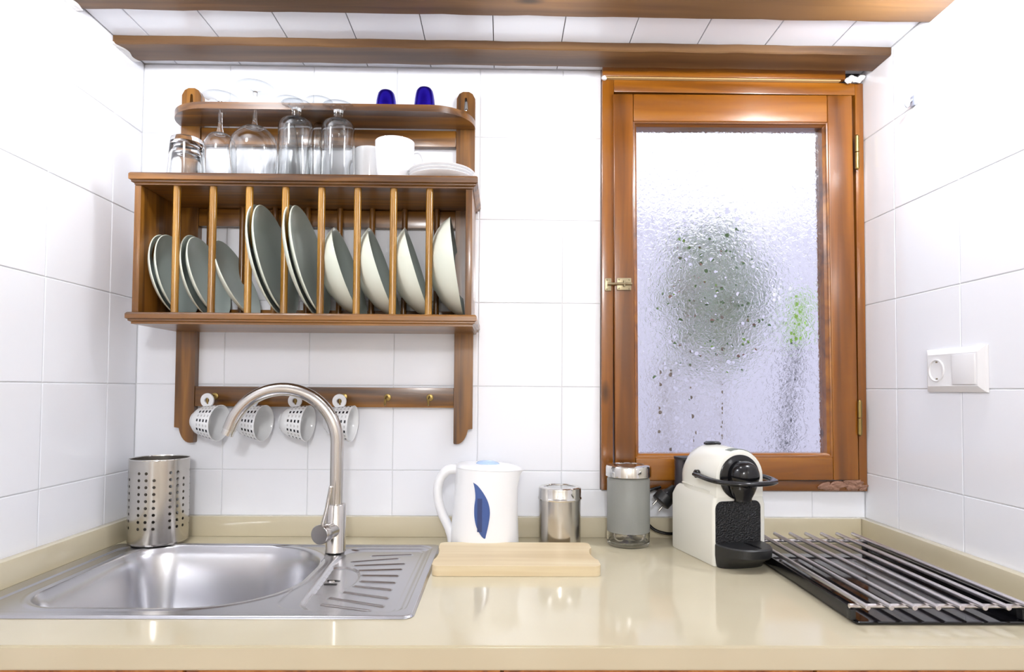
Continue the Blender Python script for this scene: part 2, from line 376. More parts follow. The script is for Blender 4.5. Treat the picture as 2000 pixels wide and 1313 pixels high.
def side_wall(name, X, off, sgn, label):
    # sgn=+1: room lies to +x (left wall)
    bm = bmesh.new(); x0, x1 = (X-TH-.1, X-TH+GD) if sgn > 0 else (X+TH-GD, X+TH+.1)
    addbox(bm, x0, x1, -1.12, .14, 0, CEIL+.1)
    wl = struct(mk(name, bm, M['grout'], smooth=False), label)
    ys = [0, -off]
    while ys[-1] > -1.1: ys.append(ys[-1]-T)
    for i in range(len(ys)-1):
        for k in range(len(ROWS)-1):
            z0 = max(ROWS[k], .80); z1 = min(ROWS[k+1], CEIL)
            if z1 <= z0: continue
            rz = PI/2 if sgn > 0 else -PI/2
            put_tile(max(ys[i+1], -1.12), ys[i], z0, z1, lambda a, b: ((X-sgn*TH, a, b), (0, 0, rz)), wl, M['tile'])
    bm = bmesh.new(); x0, x1 = (X-.1, X) if sgn > 0 else (X, X+.1)
    addbox(bm, x0, x1, YB, -1.12, 0, CEIL+.1)
    mk('plaster', bm, M['paint'], wl, smooth=False)
wall_back()
side_wall('wall_left', XL, .11, 1, 'left wall laid with white glazed square tiles')
side_wall('wall_right', XR, .1285, -1, 'right wall laid with white glazed square tiles')
bm = bmesh.new()          # wall behind the camera with a tall glazed opening
OX0, OX1, OZ1 = -.36+.02, .30, 1.66
addbox(bm, XL-.1, XR+.1, YB-.1, YB, OZ1, CEIL+.1); addbox(bm, XL-.1, OX0 if OX0 > XL-.1 else XL-.09, YB-.1, YB, 0, OZ1)
addbox(bm, .05, XR+.1, YB-.1, YB, 0, 1.37); addbox(bm, OX1, XR+.1, YB-.1, YB, 1.37, OZ1); addbox(bm, XL-.1, .05, YB-.1, YB, 0, .35)
struct(mk('wall_front', bm, M['paint'], smooth=False))
struct(box('floor', (XL-.1, XR+.1), (YB-.1, .14), (-.05, 0), M['floor'], bev=0))
ce = struct(box('ceiling', (XL-.1, XR+.1), (YB-.1, .14), (CEIL+TH, CEIL+.1), M['gap'], bev=0), 'low ceiling of long glossy white panels with thin dark joints')
cx = [XL] + [-.127+.152*k for k in range(0, 12) if -.127+.152*k < XR-.01] + [XR]
for a0, a1 in zip(cx[:-1], cx[1:]):
    me = tile_mesh(a1-a0-2*G, 3.19, M['panel'], 'panel')
    o = bpy.data.objects.new('panel', me); COL.objects.link(o); o.parent = ce
    o.location = ((a0+a1)/2, -3.19/2-.001, CEIL+TH); o.rotation_euler = (PI/2, 0, 0)
# beams
def beam(y0, y1, z0, label, rough_end=True):
    bm = bmesh.new(); n = 40; rings = []
    for i in range(n+1):
        x = XL+.001+(XR-XL-.002)*i/n
        w1 = .0009*math.sin(i*1.3+y0*50)+.0006*math.sin(i*2.9); w2 = .0007*math.sin(i*1.7+1+y0*30)
        e = .0025
        rings.append([(x, y0+w1, CEIL-.0005), (x, y0+w1, z0+e+w2), (x, y0+e+w1, z0+w2), (x, y1-e+w1, z0+w2*.6), (x, y1+w1, z0+e), (x, y1+w1, CEIL-.0005)])
    ringmesh(bm, rings)
    o = recentre(mk('ceiling_beam', bm, M['beam'])); tag(o, label, 'beam')
    f = bmesh.new()   # pale filler where the beam meets the left tiles
    pts = [(y0-.002, z0-.001), (y1+.002, z0-.001)]
    rings = []
    for i in range(13):
        t = i/12; y = y0-.002+(y1-y0+.004)*t; wd = .010+.006*math.sin(t*7+y0*9)+.012*(t**2)
        rings.append([(XL+.0005, y, z0-.0015), (XL+wd, y, z0-.0012), (XL+wd*.7, y, z0+.003), (XL+.0005, y, z0+.004)])
    ringmesh(f, rings)
    mk('filler', f, M['filler'], o)
beam(-.126, -.050, 2.0015, 'brown wooden ceiling beam closest to the tiled back wall')
beam(-.335, -.252, 2.0015, 'brown wooden ceiling beam farther from the back wall, along the top edge of the photo')
# window
win = bpy.data.objects.new('window_1', None); COL.objects.link(win); win.location = (1.208, 0, 1.008); struct(win, 'orange varnished wooden window with one textured pane')
F0 = -.012
fx0, fx1, fz0, fz1 = .8935, XR-.001, 1.0095, 1.992
box('frame_stile', (fx0, .9215), (F0, .05), (fz0, fz1), M['winZ'], win, .002)
box('frame_stile', (1.5065, fx1), (F0, .05), (fz0, fz1), M['winZ'], win, .002)
box('frame_head', (.9215, 1.5065), (F0, .05), (1.9625, fz1), M['winX'], win, .002)
box('frame_sill', (.9215, 1.5065), (F0, .05), (fz0, 1.0335), M['winX'], win, .002)
box('head_board', (fx0-.001, XR-.05), (F0-.012, .05), (1.9955, CEIL-.0008), M['winX'], win, .0015)
box('bead', (fx0+.004, XR-.06), (F0-.009, .0), (1.9925, 1.9952), M['cleat'], win, .0008)
bm = bmesh.new()
for s in range(5):
    c = Vector((XR-.042+.008*s, F0-.010, 1.998+random.uniform(-.006, .006)))
    bmesh.ops.create_icosphere(bm, subdivisions=2, radius=.009, matrix=Matrix.Translation(c) @ Matrix.Diagonal((1, .5, .8, 1)))
bmesh.ops.create_icosphere(bm, subdivisions=2, radius=.006, matrix=Matrix.Translation((fx0+.004, F0-.006, 1.994)))
for v in bm.verts: v.co += Vector((random.uniform(-1, 1), random.uniform(-1, 1), random.uniform(-1, 1)))*.0012
mk('filler', bm, M['filler'], win)
bm = bmesh.new()
for s in range(26):
    t = random.random(); x = XR-.008-t*.105; z = 1.018+random.random()*.022*(1-t*.75)
    bmesh.ops.create_icosphere(bm, subdivisions=2, radius=random.uniform(.007, .013), matrix=Matrix.Translation((x, F0-.002, z)) @ Matrix.Rotation(random.uniform(-.6, .6), 4, 'Y') @ Matrix.Diagonal((1.4, .35, .5, 1)))
for v in bm.verts: v.co += Vector((random.uniform(-1, 1), random.uniform(-1, 1), random.uniform(-1, 1)))*.0013
mk('crumbling_sealant', bm, M['sealant'], win)
# sash hangs a little out of square
sash = bpy.data.objects.new('sash', None); COL.objects.link(sash); sash.parent = win; sash.location = Vector((1.5035, 0, 1.036))-wloc(win)
sash.rotation_euler = (0, math.radians(-.45), 0)
def lb(x0, x1, z0, z1, nm, mat, y0=F0-.006, y1=.03, bev=.003):
    box(nm, (x0-1.5035, x1-1.5035), (y0, y1), (z0-1.036, z1-1.036), mat, sash, bev, local=True, seg=3)
sx0, sx1, sz0, sz1 = .9255, 1.503, 1.0365, 1.9595
gx0, gx1, gz0, gz1 = .982, 1.434, 1.097, 1.884
lb(sx0, .974, sz0, sz1, 'stile', M['winZ']); lb(1.443, sx1, sz0, sz1, 'stile', M['winZ'])
lb(.9745, 1.4425, 1.893, sz1, 'rail', M['winX']); lb(.9745, 1.4425, sz0, 1.090, 'rail', M['winX'])
# inner glazing moulding, sloping towards the pane
def mould(x0, x1, z0, z1, d):
    rings = []
    prof = [(0, F0-.004), (d*.35, F0-.003), (d*.5, F0+.001), (d, F0+.006), (d, .028), (0, .028)]
    cs = [(x0, z0, 1, 1), (x1, z0, -1, 1), (x1, z1, -1, -1), (x0, z1, 1, -1)]
    bm = bmesh.new()
    rings = [[(cx_-1.5035+sx_*p, y, cz_-1.036+sz_*p) for p, y in prof] for cx_, cz_, sx_, sz_ in cs]
    ringmesh(bm, rings, loop=True)
    mk('glazing_bead', bm, M['winX'], sash, local=True, ang=20)
mould(.9742, 1.4428, 1.0902, 1.8928, .009)
pane = box('pane', (gx0-1.5035-.001, gx1-1.5035+.001), (.013, .017), (gz0-1.036, gz1-1.036+.002), M['pane'], sash, 0, local=True, smooth=False)
# latch, hinges
lt_ = mk('latch', (lambda b: (addbox(b, .9005, .9155, F0-.004, F0-.0005, 1.481, 1.511, .001), b)[1])(bmesh.new()), M['iron'], win)
bm = bmesh.new(); addbox(bm, .928, .962, F0-.010, F0-.0065, 1.482, 1.511, .001); mk('latch_plate', bm, M['iron'], lt_)
bm = bmesh.new(); tube(bm, [(.906, F0-.009, 1.4965), (.935, F0-.013, 1.4965), (.963, F0-.013, 1.4965)], .0033, 10)
tube(bm, [(.945, F0-.013, 1.490), (.945, F0-.014, 1.504)], .0028, 8)
for x, z in ((.933, 1.486), (.933, 1.507), (.957, 1.486), (.957, 1.507), (.905, 1.485), (.905, 1.507)):
    bmesh.ops.create_icosphere(bm, subdivisions=2, radius=.0018, matrix=Matrix.Translation((x, F0-(.010 if x > .92 else .004), z)))
mk('latch_bolt', bm, M['iron'], lt_)
for z0, z1 in ((1.781, 1.858), (1.145, 1.222)):
    bm = bmesh.new(); x = 1.5045
    tube(bm, [(x, F0-.009, z0), (x, F0-.009, (z0+z1)/2-.0012)], .0052, 14); tube(bm, [(x, F0-.009, (z0+z1)/2+.0012), (x, F0-.009, z1)], .0052, 14)
    bmesh.ops.create_icosphere(bm, subdivisions=2, radius=.0045, matrix=Matrix.Translation((x, F0-.009, z0)))
    bmesh.ops.create_icosphere(bm, subdivisions=2, radius=.0045, matrix=Matrix.Translation((x, F0-.009, z1)))
    mk('hinge', bm, M['brass'], win)
# reveal of the wall outside the frame
bm = bmesh.new(); addbox(bm, HOLE[0]-.0, HOLE[0]+.012, .0505, .14, HOLE[2], CEIL+.1)
mk('reveal', bm, M['paint'], win, smooth=False)

# ------------------------------------------------------------------ worktop, upstands, cabinets
bm = bmesh.new()
SX0, SX1, SY0, SY1 = -.165, .515, -.545, -.115      # cut-out under the sink
z0 = .867
x0, x1, y0, y1 = XL+.001, XR-.001, -.655, -.0012
def holed_prism(bm, outer, inner, z0, z1):
    F = []
    for z in (z1, z0):
        vo = [bm.verts.new((x, y, z)) for x, y in outer]; vi = [bm.verts.new((x, y, z)) for x, y in inner]
        eo = [bm.edges.new((vo[i], vo[(i+1) % len(vo)])) for i in range(len(vo))]+[bm.edges.new((vi[i], vi[(i+1) % len(vi)])) for i in range(len(vi))]
        bmesh.ops.triangle_fill(bm, edges=eo, use_beauty=True); F.append((vo, vi))
    for k in (0, 1):
        p, q = F[0][k], F[1][k]
        for i in range(len(p)): j = (i+1) % len(p); bm.faces.new((p[i], p[j], q[j], q[i]))
holed_prism(bm, [(x0, y0), (x1, y0), (x1, y1), (x0, y1)], [(SX0, SY0), (SX1, SY0), (SX1, SY1), (SX0, SY1)], z0, TOP)
es = [e for e in bm.edges if all(abs(v.co.y-y0) < 1e-4 for v in e.verts) and abs(e.verts[0].co.z-e.verts[1].co.z) < 1e-4]
bmesh.ops.bevel(bm, geom=es, offset=.0025, segments=2, affect='EDGES')
wt = tag(recentre(mk('worktop', bm, M['top'], ang=20)), 'cream polished stone worktop spanning the alcove from wall to wall', 'worktop')
UH = .0465
u1 = tag(recentre(box('upstand', (XL+.021, XR-.021), (-.0205, -.0008), (TOP+.0003, TOP+UH), M['top'], bev=.001)), 'low cream stone upstand along the back wall', 'upstand')
u2 = tag(recentre(box('upstand', (XL+.0008, XL+.0205), (-.65, -.0008), (TOP+.0003, TOP+UH), M['top'], bev=.001)), 'low cream stone upstand along the left wall beside the sink', 'upstand')
u3 = tag(recentre(box('upstand', (XR-.0205, XR-.0008), (-.65, -.0008), (TOP+.0003, TOP+UH), M['top'], bev=.001)), 'low cream stone upstand along the right wall beside the hob', 'upstand')
cb = thing('base_cabinet', ((XL+XR)/2, -.33, .0), 'orange wooden base cabinets under the front edge of the cream worktop', 'cabinet')
bm = bmesh.new(); addbox(bm, XL+.002, XR-.002, -.618, -.60, .08, .8665); addbox(bm, XL+.002, XR-.002, -.58, -.04, 0, .08); addbox(bm, XL+.002, XR-.002, -.60, -.58, .08, .66)
mk('carcass', bm, M['cab'], cb, smooth=False)
n = 4; wd = (XR-XL-.008)/n
for i in range(n):
    a = XL+.004+i*wd
    d = box('door', (a+.002, a+wd-.002), (-.640, -.6185), (.09, .8655), M['cab'], cb, .003)
    bm = bmesh.new(); xh = a+wd-.05 if i % 2 == 0 else a+.05
    tube(bm, smooth_path([(xh, -.640, .70), (xh, -.665, .71), (xh, -.665, .78), (xh, -.640, .79)], 4), .004, 8); mk('handle', bm, M['brass'], d)

# ------------------------------------------------------------------ sink
def sd_rr(x, y, x0, x1, y0, y1, rl, rr_):
    cx_, cy_ = (x0+x1)/2, (y0+y1)/2; px, py = x-cx_, y-cy_
    r = rr_ if px > 0 else rl
    qx, qy = abs(px)-(x1-x0)/2+r, abs(py)-(y1-y0)/2+r
    return math.hypot(max(qx, 0), max(qy, 0))+min(max(qx, qy), 0)-r
def ss(t): t = max(0, min(1, t)); return t*t*(3-2*t)
def seg_d(x, y, s):
    (ax, ay), (bx, by) = s; dx, dy = bx-ax, by-ay
    t = max(0, min(1, ((x-ax)*dx+(y-ay)*dy)/(dx*dx+dy*dy))); return math.hypot(x-ax-t*dx, y-ay-t*dy)
RIDGES = [((.362, -.226), (.447, -.200)), ((.372, -.254), (.466, -.240)), ((.389, -.287), (.466, -.279)), ((.402, -.320), (.466, -.322)),
          ((.408, -.357), (.467, -.365)), ((.403, -.386), (.467, -.405)), ((.392, -.419), (.469, -.449)), ((.376, -.449), (.469, -.489)), ((.372, -.482), (.452, -.510)),
          ((.392, -.180), (.470, -.168))]
BX = (-.112, .305, -.512, -.118)
kx0, kx1, ky0, ky1 = -.178, .527, -.556, -.104
def sink_h(x, y):
    z = TOP+.0042
    e = sd_rr(x, y, kx0, kx1, ky0, ky1, .018, .018)
    z -= .0036*ss((e+.004)/.004)                                    # rolled outer edge
    i = sd_rr(x, y, kx0+.028, kx1-.014, ky0+.018, ky1-.012, .05, .03)
    z -= .0022*ss(-i/.005)                                          # pressed step
    b = sd_rr(x, y, *BX, .085, .155)
    z += .0012*ss(1-abs(b-.008)/.007)
    if b < 0:
        z -= .006*ss(-b/.006)+.142*ss((-b-.003)/.042)+.010*ss((-b-.045)/.12)
    # drainer
    d = sd_rr(x, y, .322+max(0, (-.27-y))*.06, .508, -.528, -.128, .05, .022)
    if x > .30:
        z -= .0036*ss(-d/.011)
        d2 = sd_rr(x, y, .30, .494, -.520, -.140, .04, .016); z -= .0012*ss(-d2/.004)
        s = math.hypot((x-.348)/.052, (y+.345)/.088)-1
        if d < -.01: z -= .0035*ss(-s/.10)
        if d < -.012:
            for k, r_ in enumerate(RIDGES):
                dd = seg_d(x, y, r_)
                if dd < .007: z += .0024*ss(1-dd/.006)
    return z
def build_sink():
    sk = thing('sink', ((kx0+kx1)/2, (ky0+ky1)/2, TOP), 'inset stainless steel sink with a large rounded basin and ribbed drainboard', 'sink')
    NX, NY = 520, 330
    def corner(x, y, r=.018):
        for cx_, sx_ in ((kx0+r, -1), (kx1-r, 1)):
            for cy_, sy_ in ((ky0+r, -1), (ky1-r, 1)):
                if (x-cx_)*sx_ > 0 and (y-cy_)*sy_ > 0:
                    dx, dy = abs(x-cx_), abs(y-cy_); mxx = max(dx, dy); h = math.hypot(dx, dy)
                    return cx_+(x-cx_)*mxx/h, cy_+(y-cy_)*mxx/h
        return x, y
    P = []
    for j in range(NY+1):
        for i in range(NX+1):
            x = kx0+(kx1-kx0)*i/NX; y = ky0+(ky1-ky0)*j/NY
            x, y = corner(x, y)
            P.append((x, y, sink_h(x, y)))
    groups = {'rim': [], 'basin': [], 'drainboard': []}
    for j in range(NY):
        for i in range(NX):
            a = j*(NX+1)+i; f = (a, a+1, a+NX+2, a+NX+1)
            cx_ = sum(P[k][0] for k in f)/4; cy_ = sum(P[k][1] for k in f)/4
            if sd_rr(cx_, cy_, *BX, .085, .155) < .016 and cx_ < .322: g = 'basin'
            elif sd_rr(cx_, cy_, .322+max(0, (-.27-cy_))*.06, .508, -.528, -.128, .05, .022) < .004: g = 'drainboard'
            else: g = 'rim'
            groups[g].append(f)
    c = wloc(sk)
    for g, fs in groups.items():
        used = sorted({k for f in fs for k in f}); mp = {k: n for n, k in enumerate(used)}
        me = bpy.data.meshes.new(g); me.from_pydata([Vector(P[k])-c for k in used], [], [[mp[k] for k in f] for f in fs]); me.update()
        for p in me.polygons: p.use_smooth = True
        me.materials.append(M['sink'])
        o = bpy.data.objects.new(g, me); COL.objects.link(o); o.parent = sk
        if g == 'basin': basin = o
        if g == 'drainboard': dr = o
    bm = bmesh.new(); zb = sink_h(.09, -.31)
    lathe(bm, [(0, zb+.001), (.012, zb+.002), (.03, zb+.002), (.042, zb+.003), (.045, zb+.001), (.045, zb-.006), (0, zb-.006)], 40, Matrix.Translation((.09, -.31, 0)))
    mk('drain', bm, M['polished'], basin)
    bm = bmesh.new(); zz = sink_h(.352, -.35)
    for k in (-1, 1):
        prism(bm, [(.352-.010, -.35+k*.011-.0045), (.352+.013, -.35+k*.011-.0045), (.352+.013, -.35+k*.011+.0005), (.352-.010, -.35+k*.011+.0005)], zz+.0002, zz+.0012, 'xy')
    mk('overflow_slot', bm, M['black'], dr)
    bm = bmesh.new(); lathe(bm, [(0, zz+.003), (.004, zz+.0028), (.0055, zz+.001), (.0055, zz), (0, zz)], 20, Matrix.Translation((.352, -.35, 0)))
    mk('screw', bm, M['polished'], dr)
build_sink()
# ------------------------------------------------------------------ tap
tp = thing('tap', (.311, -.165, TOP+.002), 'tall gooseneck mixer tap in brushed steel on the rear of the sink', 'tap')
TX, TY = .311, -.165
zt = TOP+.0035
bm = bmesh.new(); lathe(bm, [(0, zt), (.0215, zt), (.0215, zt+.002), (.0205, zt+.004), (.0205, 1.0005), (.0195, 1.002), (0, 1.002)], 40, Matrix.Translation((TX, TY, 0)))
mk('base', bm, M['chrome'], tp)
R_ = .1125; pts = [(TX, TY, .999), (TX, TY, 1.05), (TX, TY, 1.10), (TX, TY, 1.13)]
for k in range(1, 31):
    a = math.radians(162)*k/30; pts.append((TX-R_+R_*math.cos(a), TY-.010*k/30, 1.13+R_*math.sin(a)))
e1, e2 = Vector(pts[-1]), Vector(pts[-2]); dd = (e1-e2).normalized(); pts.append(tuple(e1+dd*.008))
bm = bmesh.new(); tube(bm, pts, .0138, 28); sp = mk('spout', bm, M['chrome'], tp)
bm = bmesh.new(); tube(bm, [e1+dd*.004, e1+dd*.020], .0128, 28); mk('aerator', bm, M['polished'], sp)
d_ = Vector((-.30, -.95, 0)).normalized()
c0 = Vector((TX, TY, .950)); bm = bmesh.new(); tube(bm, [c0+d_*.004, c0+d_*.040, c0+d_*.0405, c0+d_*.060, c0+d_*.0615], [.0165, .0165, .0195, .0195, .0185], 36)
vl = mk('valve', bm, M['chrome'], tp)
bm = bmesh.new(); q = c0+d_*.050+Vector((0, 0, .017)); tube(bm, [q, q+Vector((.009, -.001, .035)), q+Vector((.017, -.002, .078)), q+Vector((.0175, -.002, .0795))], [.0038, .0040, .0044, .003], 14)
mk('lever', bm, M['chrome'], tp)

# ------------------------------------------------------------------ plate rack
rk = thing('plate_rack', (.245, -.005, 1.378), 'brown wooden wall plate rack with dowels, upper shelf and hook rail', 'rack')
X0, X1 = -.120, .604
def moulded_board(name, z0, z1, lip0, lip1, x0=X0, x1=X1, y0=-.200, lower=True):
    """board with a stepped moulded front and ends; edge profile runs from bottom to top"""
    e = .0085
    prof = [(e*1.6, z0-lip0), (e*1.0, z0-lip0), (e, z0), (e*.45, z0+.002), (e*.45, z0+.005), (0, z0+.007), (0, z1-.004), (.002, z1-.001), (.004, z1)] if lower else \
           [(.004, z0), (0, z0+.003), (0, z1-.004), (.003, z1)]
    bm = bmesh.new(); rings = []
    for o_, z in prof: rings.append([(x0+o_, -.001, z), (x0+o_, y0+o_, z), (x1-o_, y0+o_, z), (x1-o_, -.001, z)])
    ringmesh(bm, rings); return mk(name, bm, M['rackX'], rk, ang=25)
moulded_board('top_board', 1.670, 1.692, .003, 0)
moulded_board('bottom_board', 1.380, 1.400, .004, 0)
for a, b in ((-.112, -.0985), (.579, .5925)): box('side_panel', (a, b), (-.1895, -.0215), (1.4005, 1.6665), M['rackZ'], rk, .001)
def post(x0, x1, mirror):
    n = 10; poly = []
    W = x1-x0
    # foot: small notch then a quarter ogee towards the outer side
    foot = [(0, 1.152), (.24*W, 1.150)] + [(W*(.24+.10*math.sin(t*PI/2)+.5*t*t), 1.150-.034*math.sin(t*PI/2)**1.1) for t in [k/8 for k in range(1, 9)]] + [(W*.98, 1.1165), (W, 1.120)]
    head = [(W, 1.936), (W*.86, 1.948), (W*.66, 1.953), (W*.34, 1.953), (W*.14, 1.948), (0, 1.936)]
    poly = foot+head
    if mirror: poly = [(W-u, v) for u, v in poly][::-1]
    # key-hole slot in the head, bridged into the outline
    bm = bmesh.new()
    kx = W/2; slot = []
    for k in range(9): a = PI*k/8; slot.append((kx+.0028*math.cos(a), 1.936+.0028*math.sin(a)))
    for k in range(13): a = PI+.45-.0+(PI-.9+0)*k/12; slot.append((kx+.0052*math.cos(a), 1.913+.0062*math.sin(a)))
    o_ = [(x0+u, v) for u, v in poly]; s_ = [(x0+u, v) for u, v in slot]
    for y in (-.0012, -.0205):
        pass
    F, B = -.0205, -.0012
    def face(y, rev):
        vo = [bm.verts.new((u, y, v)) for u, v in o_]; vs = [bm.verts.new((u, y, v)) for u, v in s_]
        eo = [bm.edges.new((vo[i], vo[(i+1) % len(vo)])) for i in range(len(vo))]; es_ = [bm.edges.new((vs[i], vs[(i+1) % len(vs)])) for i in range(len(vs))]
        bmesh.ops.triangle_fill(bm, edges=eo+es_, use_beauty=True); return vo, vs
    a, sa = face(F, 0); b, sb = face(B, 1)
    for p, q_ in ((a, b), (sa, sb)):
        for i in range(len(p)):
            j = (i+1) % len(p); bm.faces.new((p[i], p[j], q_[j], q_[i]))
    o = mk('post', bm, M['rackZ'], rk, ang=25)
    # screw showing in the key-hole
    bm = bmesh.new(); lathe(bm, [(0, 0), (.0035, 0), (.003, .002), (0, .003)], 16, axis_matrix((x0+kx, -.0055, 1.915), (0, -1, 0))); mk('screw', bm, M['polished'], o)
post(-.104, -.059, False); post(.545, .589, True)
box('cup_rail', (-.0585, .5445), (-.0185, -.0012), (1.201, 1.2475), M['rackX'], rk, .001)
box('top_rail', (-.0585, .5445), (-.0185, -.0012), (1.820, 1.860), M['rackX'], rk, .003)
box('inner_rail', (-.0585, .5445), (-.0185, -.0012), (1.625, 1.6655), M['rackX'], rk, .001)
box('inner_rail', (-.0585, .5445), (-.0185, -.0012), (1.4005, 1.428), M['rackX'], rk, .001)
bm = bmesh.new()     # upper shelf with rounded front corners
pts = [(-.106, -.0215)]
for k in range(13): a = PI+PI/2*k/12; pts.append((-.106+.10+.10*math.cos(a), -.028-.0+(.092)*math.sin(a)))
for k in range(13): a = -PI/2+PI/2*k/12; pts.append((.590-.10+.10*math.cos(a), -.028+.092*math.sin(a)))
pts.append((.590, -.0215))
prism(bm, pts, 1.8615, 1.8765, 'xy'); bevel_all(bm, .003, 3, .6); mk('upper_shelf', bm, M['rackX'], rk)
DX = [-.028+.0757*k for k in range(8)]
for k, x in enumerate(DX):
    bm = bmesh.new(); tube(bm, [(x, -.181, 1.4002), (x, -.181, 1.6668)], .0075, 16); mk('dowel', bm, M['dowel'], rk)
for k, x in enumerate(DX):
    bm = bmesh.new(); tube(bm, [(x, -.0275, 1.4002), (x, -.0275, 1.6668)], .0068, 12); mk('dowel', bm, M['rackZ'], rk)
HX = [-.012, .088, .187, .288, .390, .489]
for x in HX:
    bm = bmesh.new(); lathe(bm, [(0, 0), (.0085, 0), (.008, .0015), (.005, .0025), (0, .0025)], 20, axis_matrix((x, -.0186, 1.2245), (0, -1, 0)))
    tube(bm, smooth_path([(x, -.020, 1.226), (x, -.034, 1.2275), (x, -.0435, 1.222), (x, -.046, 1.213), (x, -.0495, 1.2075), (x, -.056, 1.210), (x, -.0575, 1.2205)], 5), .0019, 8)
    mk('hook', bm, M['brass'], rk)

# ------------------------------------------------------------------ plates and bowls in the rack
def dish_profile(r, kind):
    if kind == 'plate':
        out = [(0, 0), (r*.42, 0), (r*.45, .0018), (r*.50, .0022), (r*.68, .0055), (r*.86, .0125), (r*.985, .0205)]
        inn = [(r, .0225), (r*.985, .0238), (r*.86, .0166), (r*.68, .0096), (r*.5, .0062), (0, .0050)]
    else:
        h = r*.52
        out = [(0, .0015), (r*.30, .0015), (r*.32, 0), (r*.38, 0), (r*.40, .003), (r*.62, h*.22), (r*.80, h*.48), (r*.92, h*.74), (r*.995, h*.985)]
        inn = [(r, h), (r*.978, h), (r*.90, h*.77), (r*.78, h*.52), (r*.60, h*.27), (r*.38, .0085), (0, .0065)]
    return out, inn
def add_dish(name, r, kind, cx_, cy_, tilt, label, group, cat):
    out, inn = dish_profile(r, kind); H = max(z for _, z in inn)
    th = math.radians(tilt); nrm = Vector((math.cos(th), 0, math.sin(th)))
    # rim centre so that the rim rests on the bottom board
    cz_ = 1.4008 + r*math.cos(th) + .0012
    rim_c = Vector((cx_, cy_, cz_)); base = rim_c - nrm*H
    bm = bmesh.new(); mt = axis_matrix((0, 0, 0), nrm)
    lathe(bm, out+inn, 56, mt)
    for f in bm.faces: pass
    o = mk(name, bm, [M['glaze'], M['glazeout']], None, local=True, ang=60); o.location = base
    for p in o.data.polygons:                                   # grey-green glaze, inner face greyed to paint in shade; paler rim line and underside
        c = mt.inverted() @ p.center; rr2 = math.hypot(c.x, c.y)
        inner = p.normal.dot(nrm) > .05 and rr2 < r*.985
        p.material_index = 0 if (inner or (kind == 'plate' and rr2 < r*.66)) else 1
    tag(o, label, cat, group); return o
pl = [('side_plate', .0925, 'plate', -.0765, -.0945, 12, 'small grey-green plate leaning in the leftmost slot, the left one of two', 'plate'),
      ('side_plate', .0925, 'plate', -.0640, -.0945, 12, 'small grey-green plate leaning in the leftmost slot, the right one of two', 'plate'),
      ('side_plate', .0925, 'plate', -.0115, -.0945, 12, 'small grey-green plate between the first and second dowel, the left one', 'plate'),
      ('side_plate', .0925, 'plate', +.0055, -.0945, 17, 'small grey-green plate between the first and second dowel, the right one', 'plate'),
      ('side_plate', .0930, 'plate', .0680, -.0945, 24, 'single small grey-green plate leaning steeply behind the third dowel', 'plate'),
      ('dinner_plate', .123, 'plate', .152, -.1255, 12.5, 'large grey-green dinner plate between the third and fourth dowel, the left one', 'plate'),
      ('dinner_plate', .123, 'plate', .165, -.1255, 13, 'large grey-green dinner plate between the third and fourth dowel, the right one', 'plate'),
      ('dinner_plate', .123, 'plate', .227, -.1255, 12.5, 'large grey-green dinner plate between the fourth and fifth dowel, the left one', 'plate'),
      ('dinner_plate', .123, 'plate', .240, -.1255, 13, 'large grey-green dinner plate between the fourth and fifth dowel, the right one', 'plate'),
      ('bowl', .104, 'bowl', .319, -.1055, 18, 'pale deep bowl on its side between the fifth and sixth dowel', 'bowl'),
      ('bowl', .104, 'bowl', .3955, -.1055, 18, 'pale deep bowl on its side between the sixth and seventh dowel', 'bowl'),
      ('bowl', .104, 'bowl', .472, -.1055, 17, 'pale deep bowl on its side between the seventh and eighth dowel', 'bowl'),
      ('bowl', .112, 'bowl', .5575, -.1145, 8, 'pale deep bowl at the right end of the rack by the side panel', 'bowl')]
for nm, r, kd, cx_, cy_, tl, lab, cat in pl:
    add_dish(nm, r, kd, cx_, cy_, tl, lab, {'side_plate': 'small plates in the rack', 'dinner_plate': 'dinner plates in the rack', 'bowl': 'bowls in the rack'}[nm], cat)

# ------------------------------------------------------------------ glasses on the rack
ZT = 1.6925
def revolve_thing(name, prof, loc, mat, label, cat, group=None, flip=None, seg=48, loop=False):
    bm = bmesh.new()
    if flip is not None: prof = [(r, flip-z) for r, z in prof]
    lathe(bm, prof, seg, None, loop)
    o = mk(name, bm, mat, None, local=True, ang=60); o.location = loc; return tag(o, label, cat, group)
def stem_glass(H, bowl, foot_r, stem_r, stem_top, t=.0011):
    """upright profiles of foot, stem and bowl; the bowl is outer then inner wall"""
    foot = [(0, .0015), (foot_r*.6, .0008), (foot_r*.98, 0), (foot_r, .0008), (foot_r*.96, .0018), (foot_r*.45, .0036), (stem_r*2.0, .0065), (stem_r*1.2, .011), (0, .011)]
    stem = [(0, .0112), (stem_r*1.18, .0112), (stem_r*1.03, .018), (stem_r, .024), (stem_r*.95, (stem_top+.024)/2), (stem_r*1.05, stem_top-.012), (stem_r*1.5, stem_top-.003), (stem_r*1.6, bowl[0][1]-.0003), (0, bowl[0][1]-.0003)]
    stem = [p for i, p in enumerate(stem) if i == 0 or p[1] >= stem[i-1][1]]
    inner = [(max(r-t, .0), z+(t*1.2 if k < 3 else 0)) for k, (r, z) in enumerate(bowl)]
    inner[-1] = (bowl[-1][0]-t, bowl[-1][1]-.0003)
    return foot, stem, [(0, bowl[0][1])]+bowl+inner[::-1]+[(0, bowl[0][1]+t*2.2)]
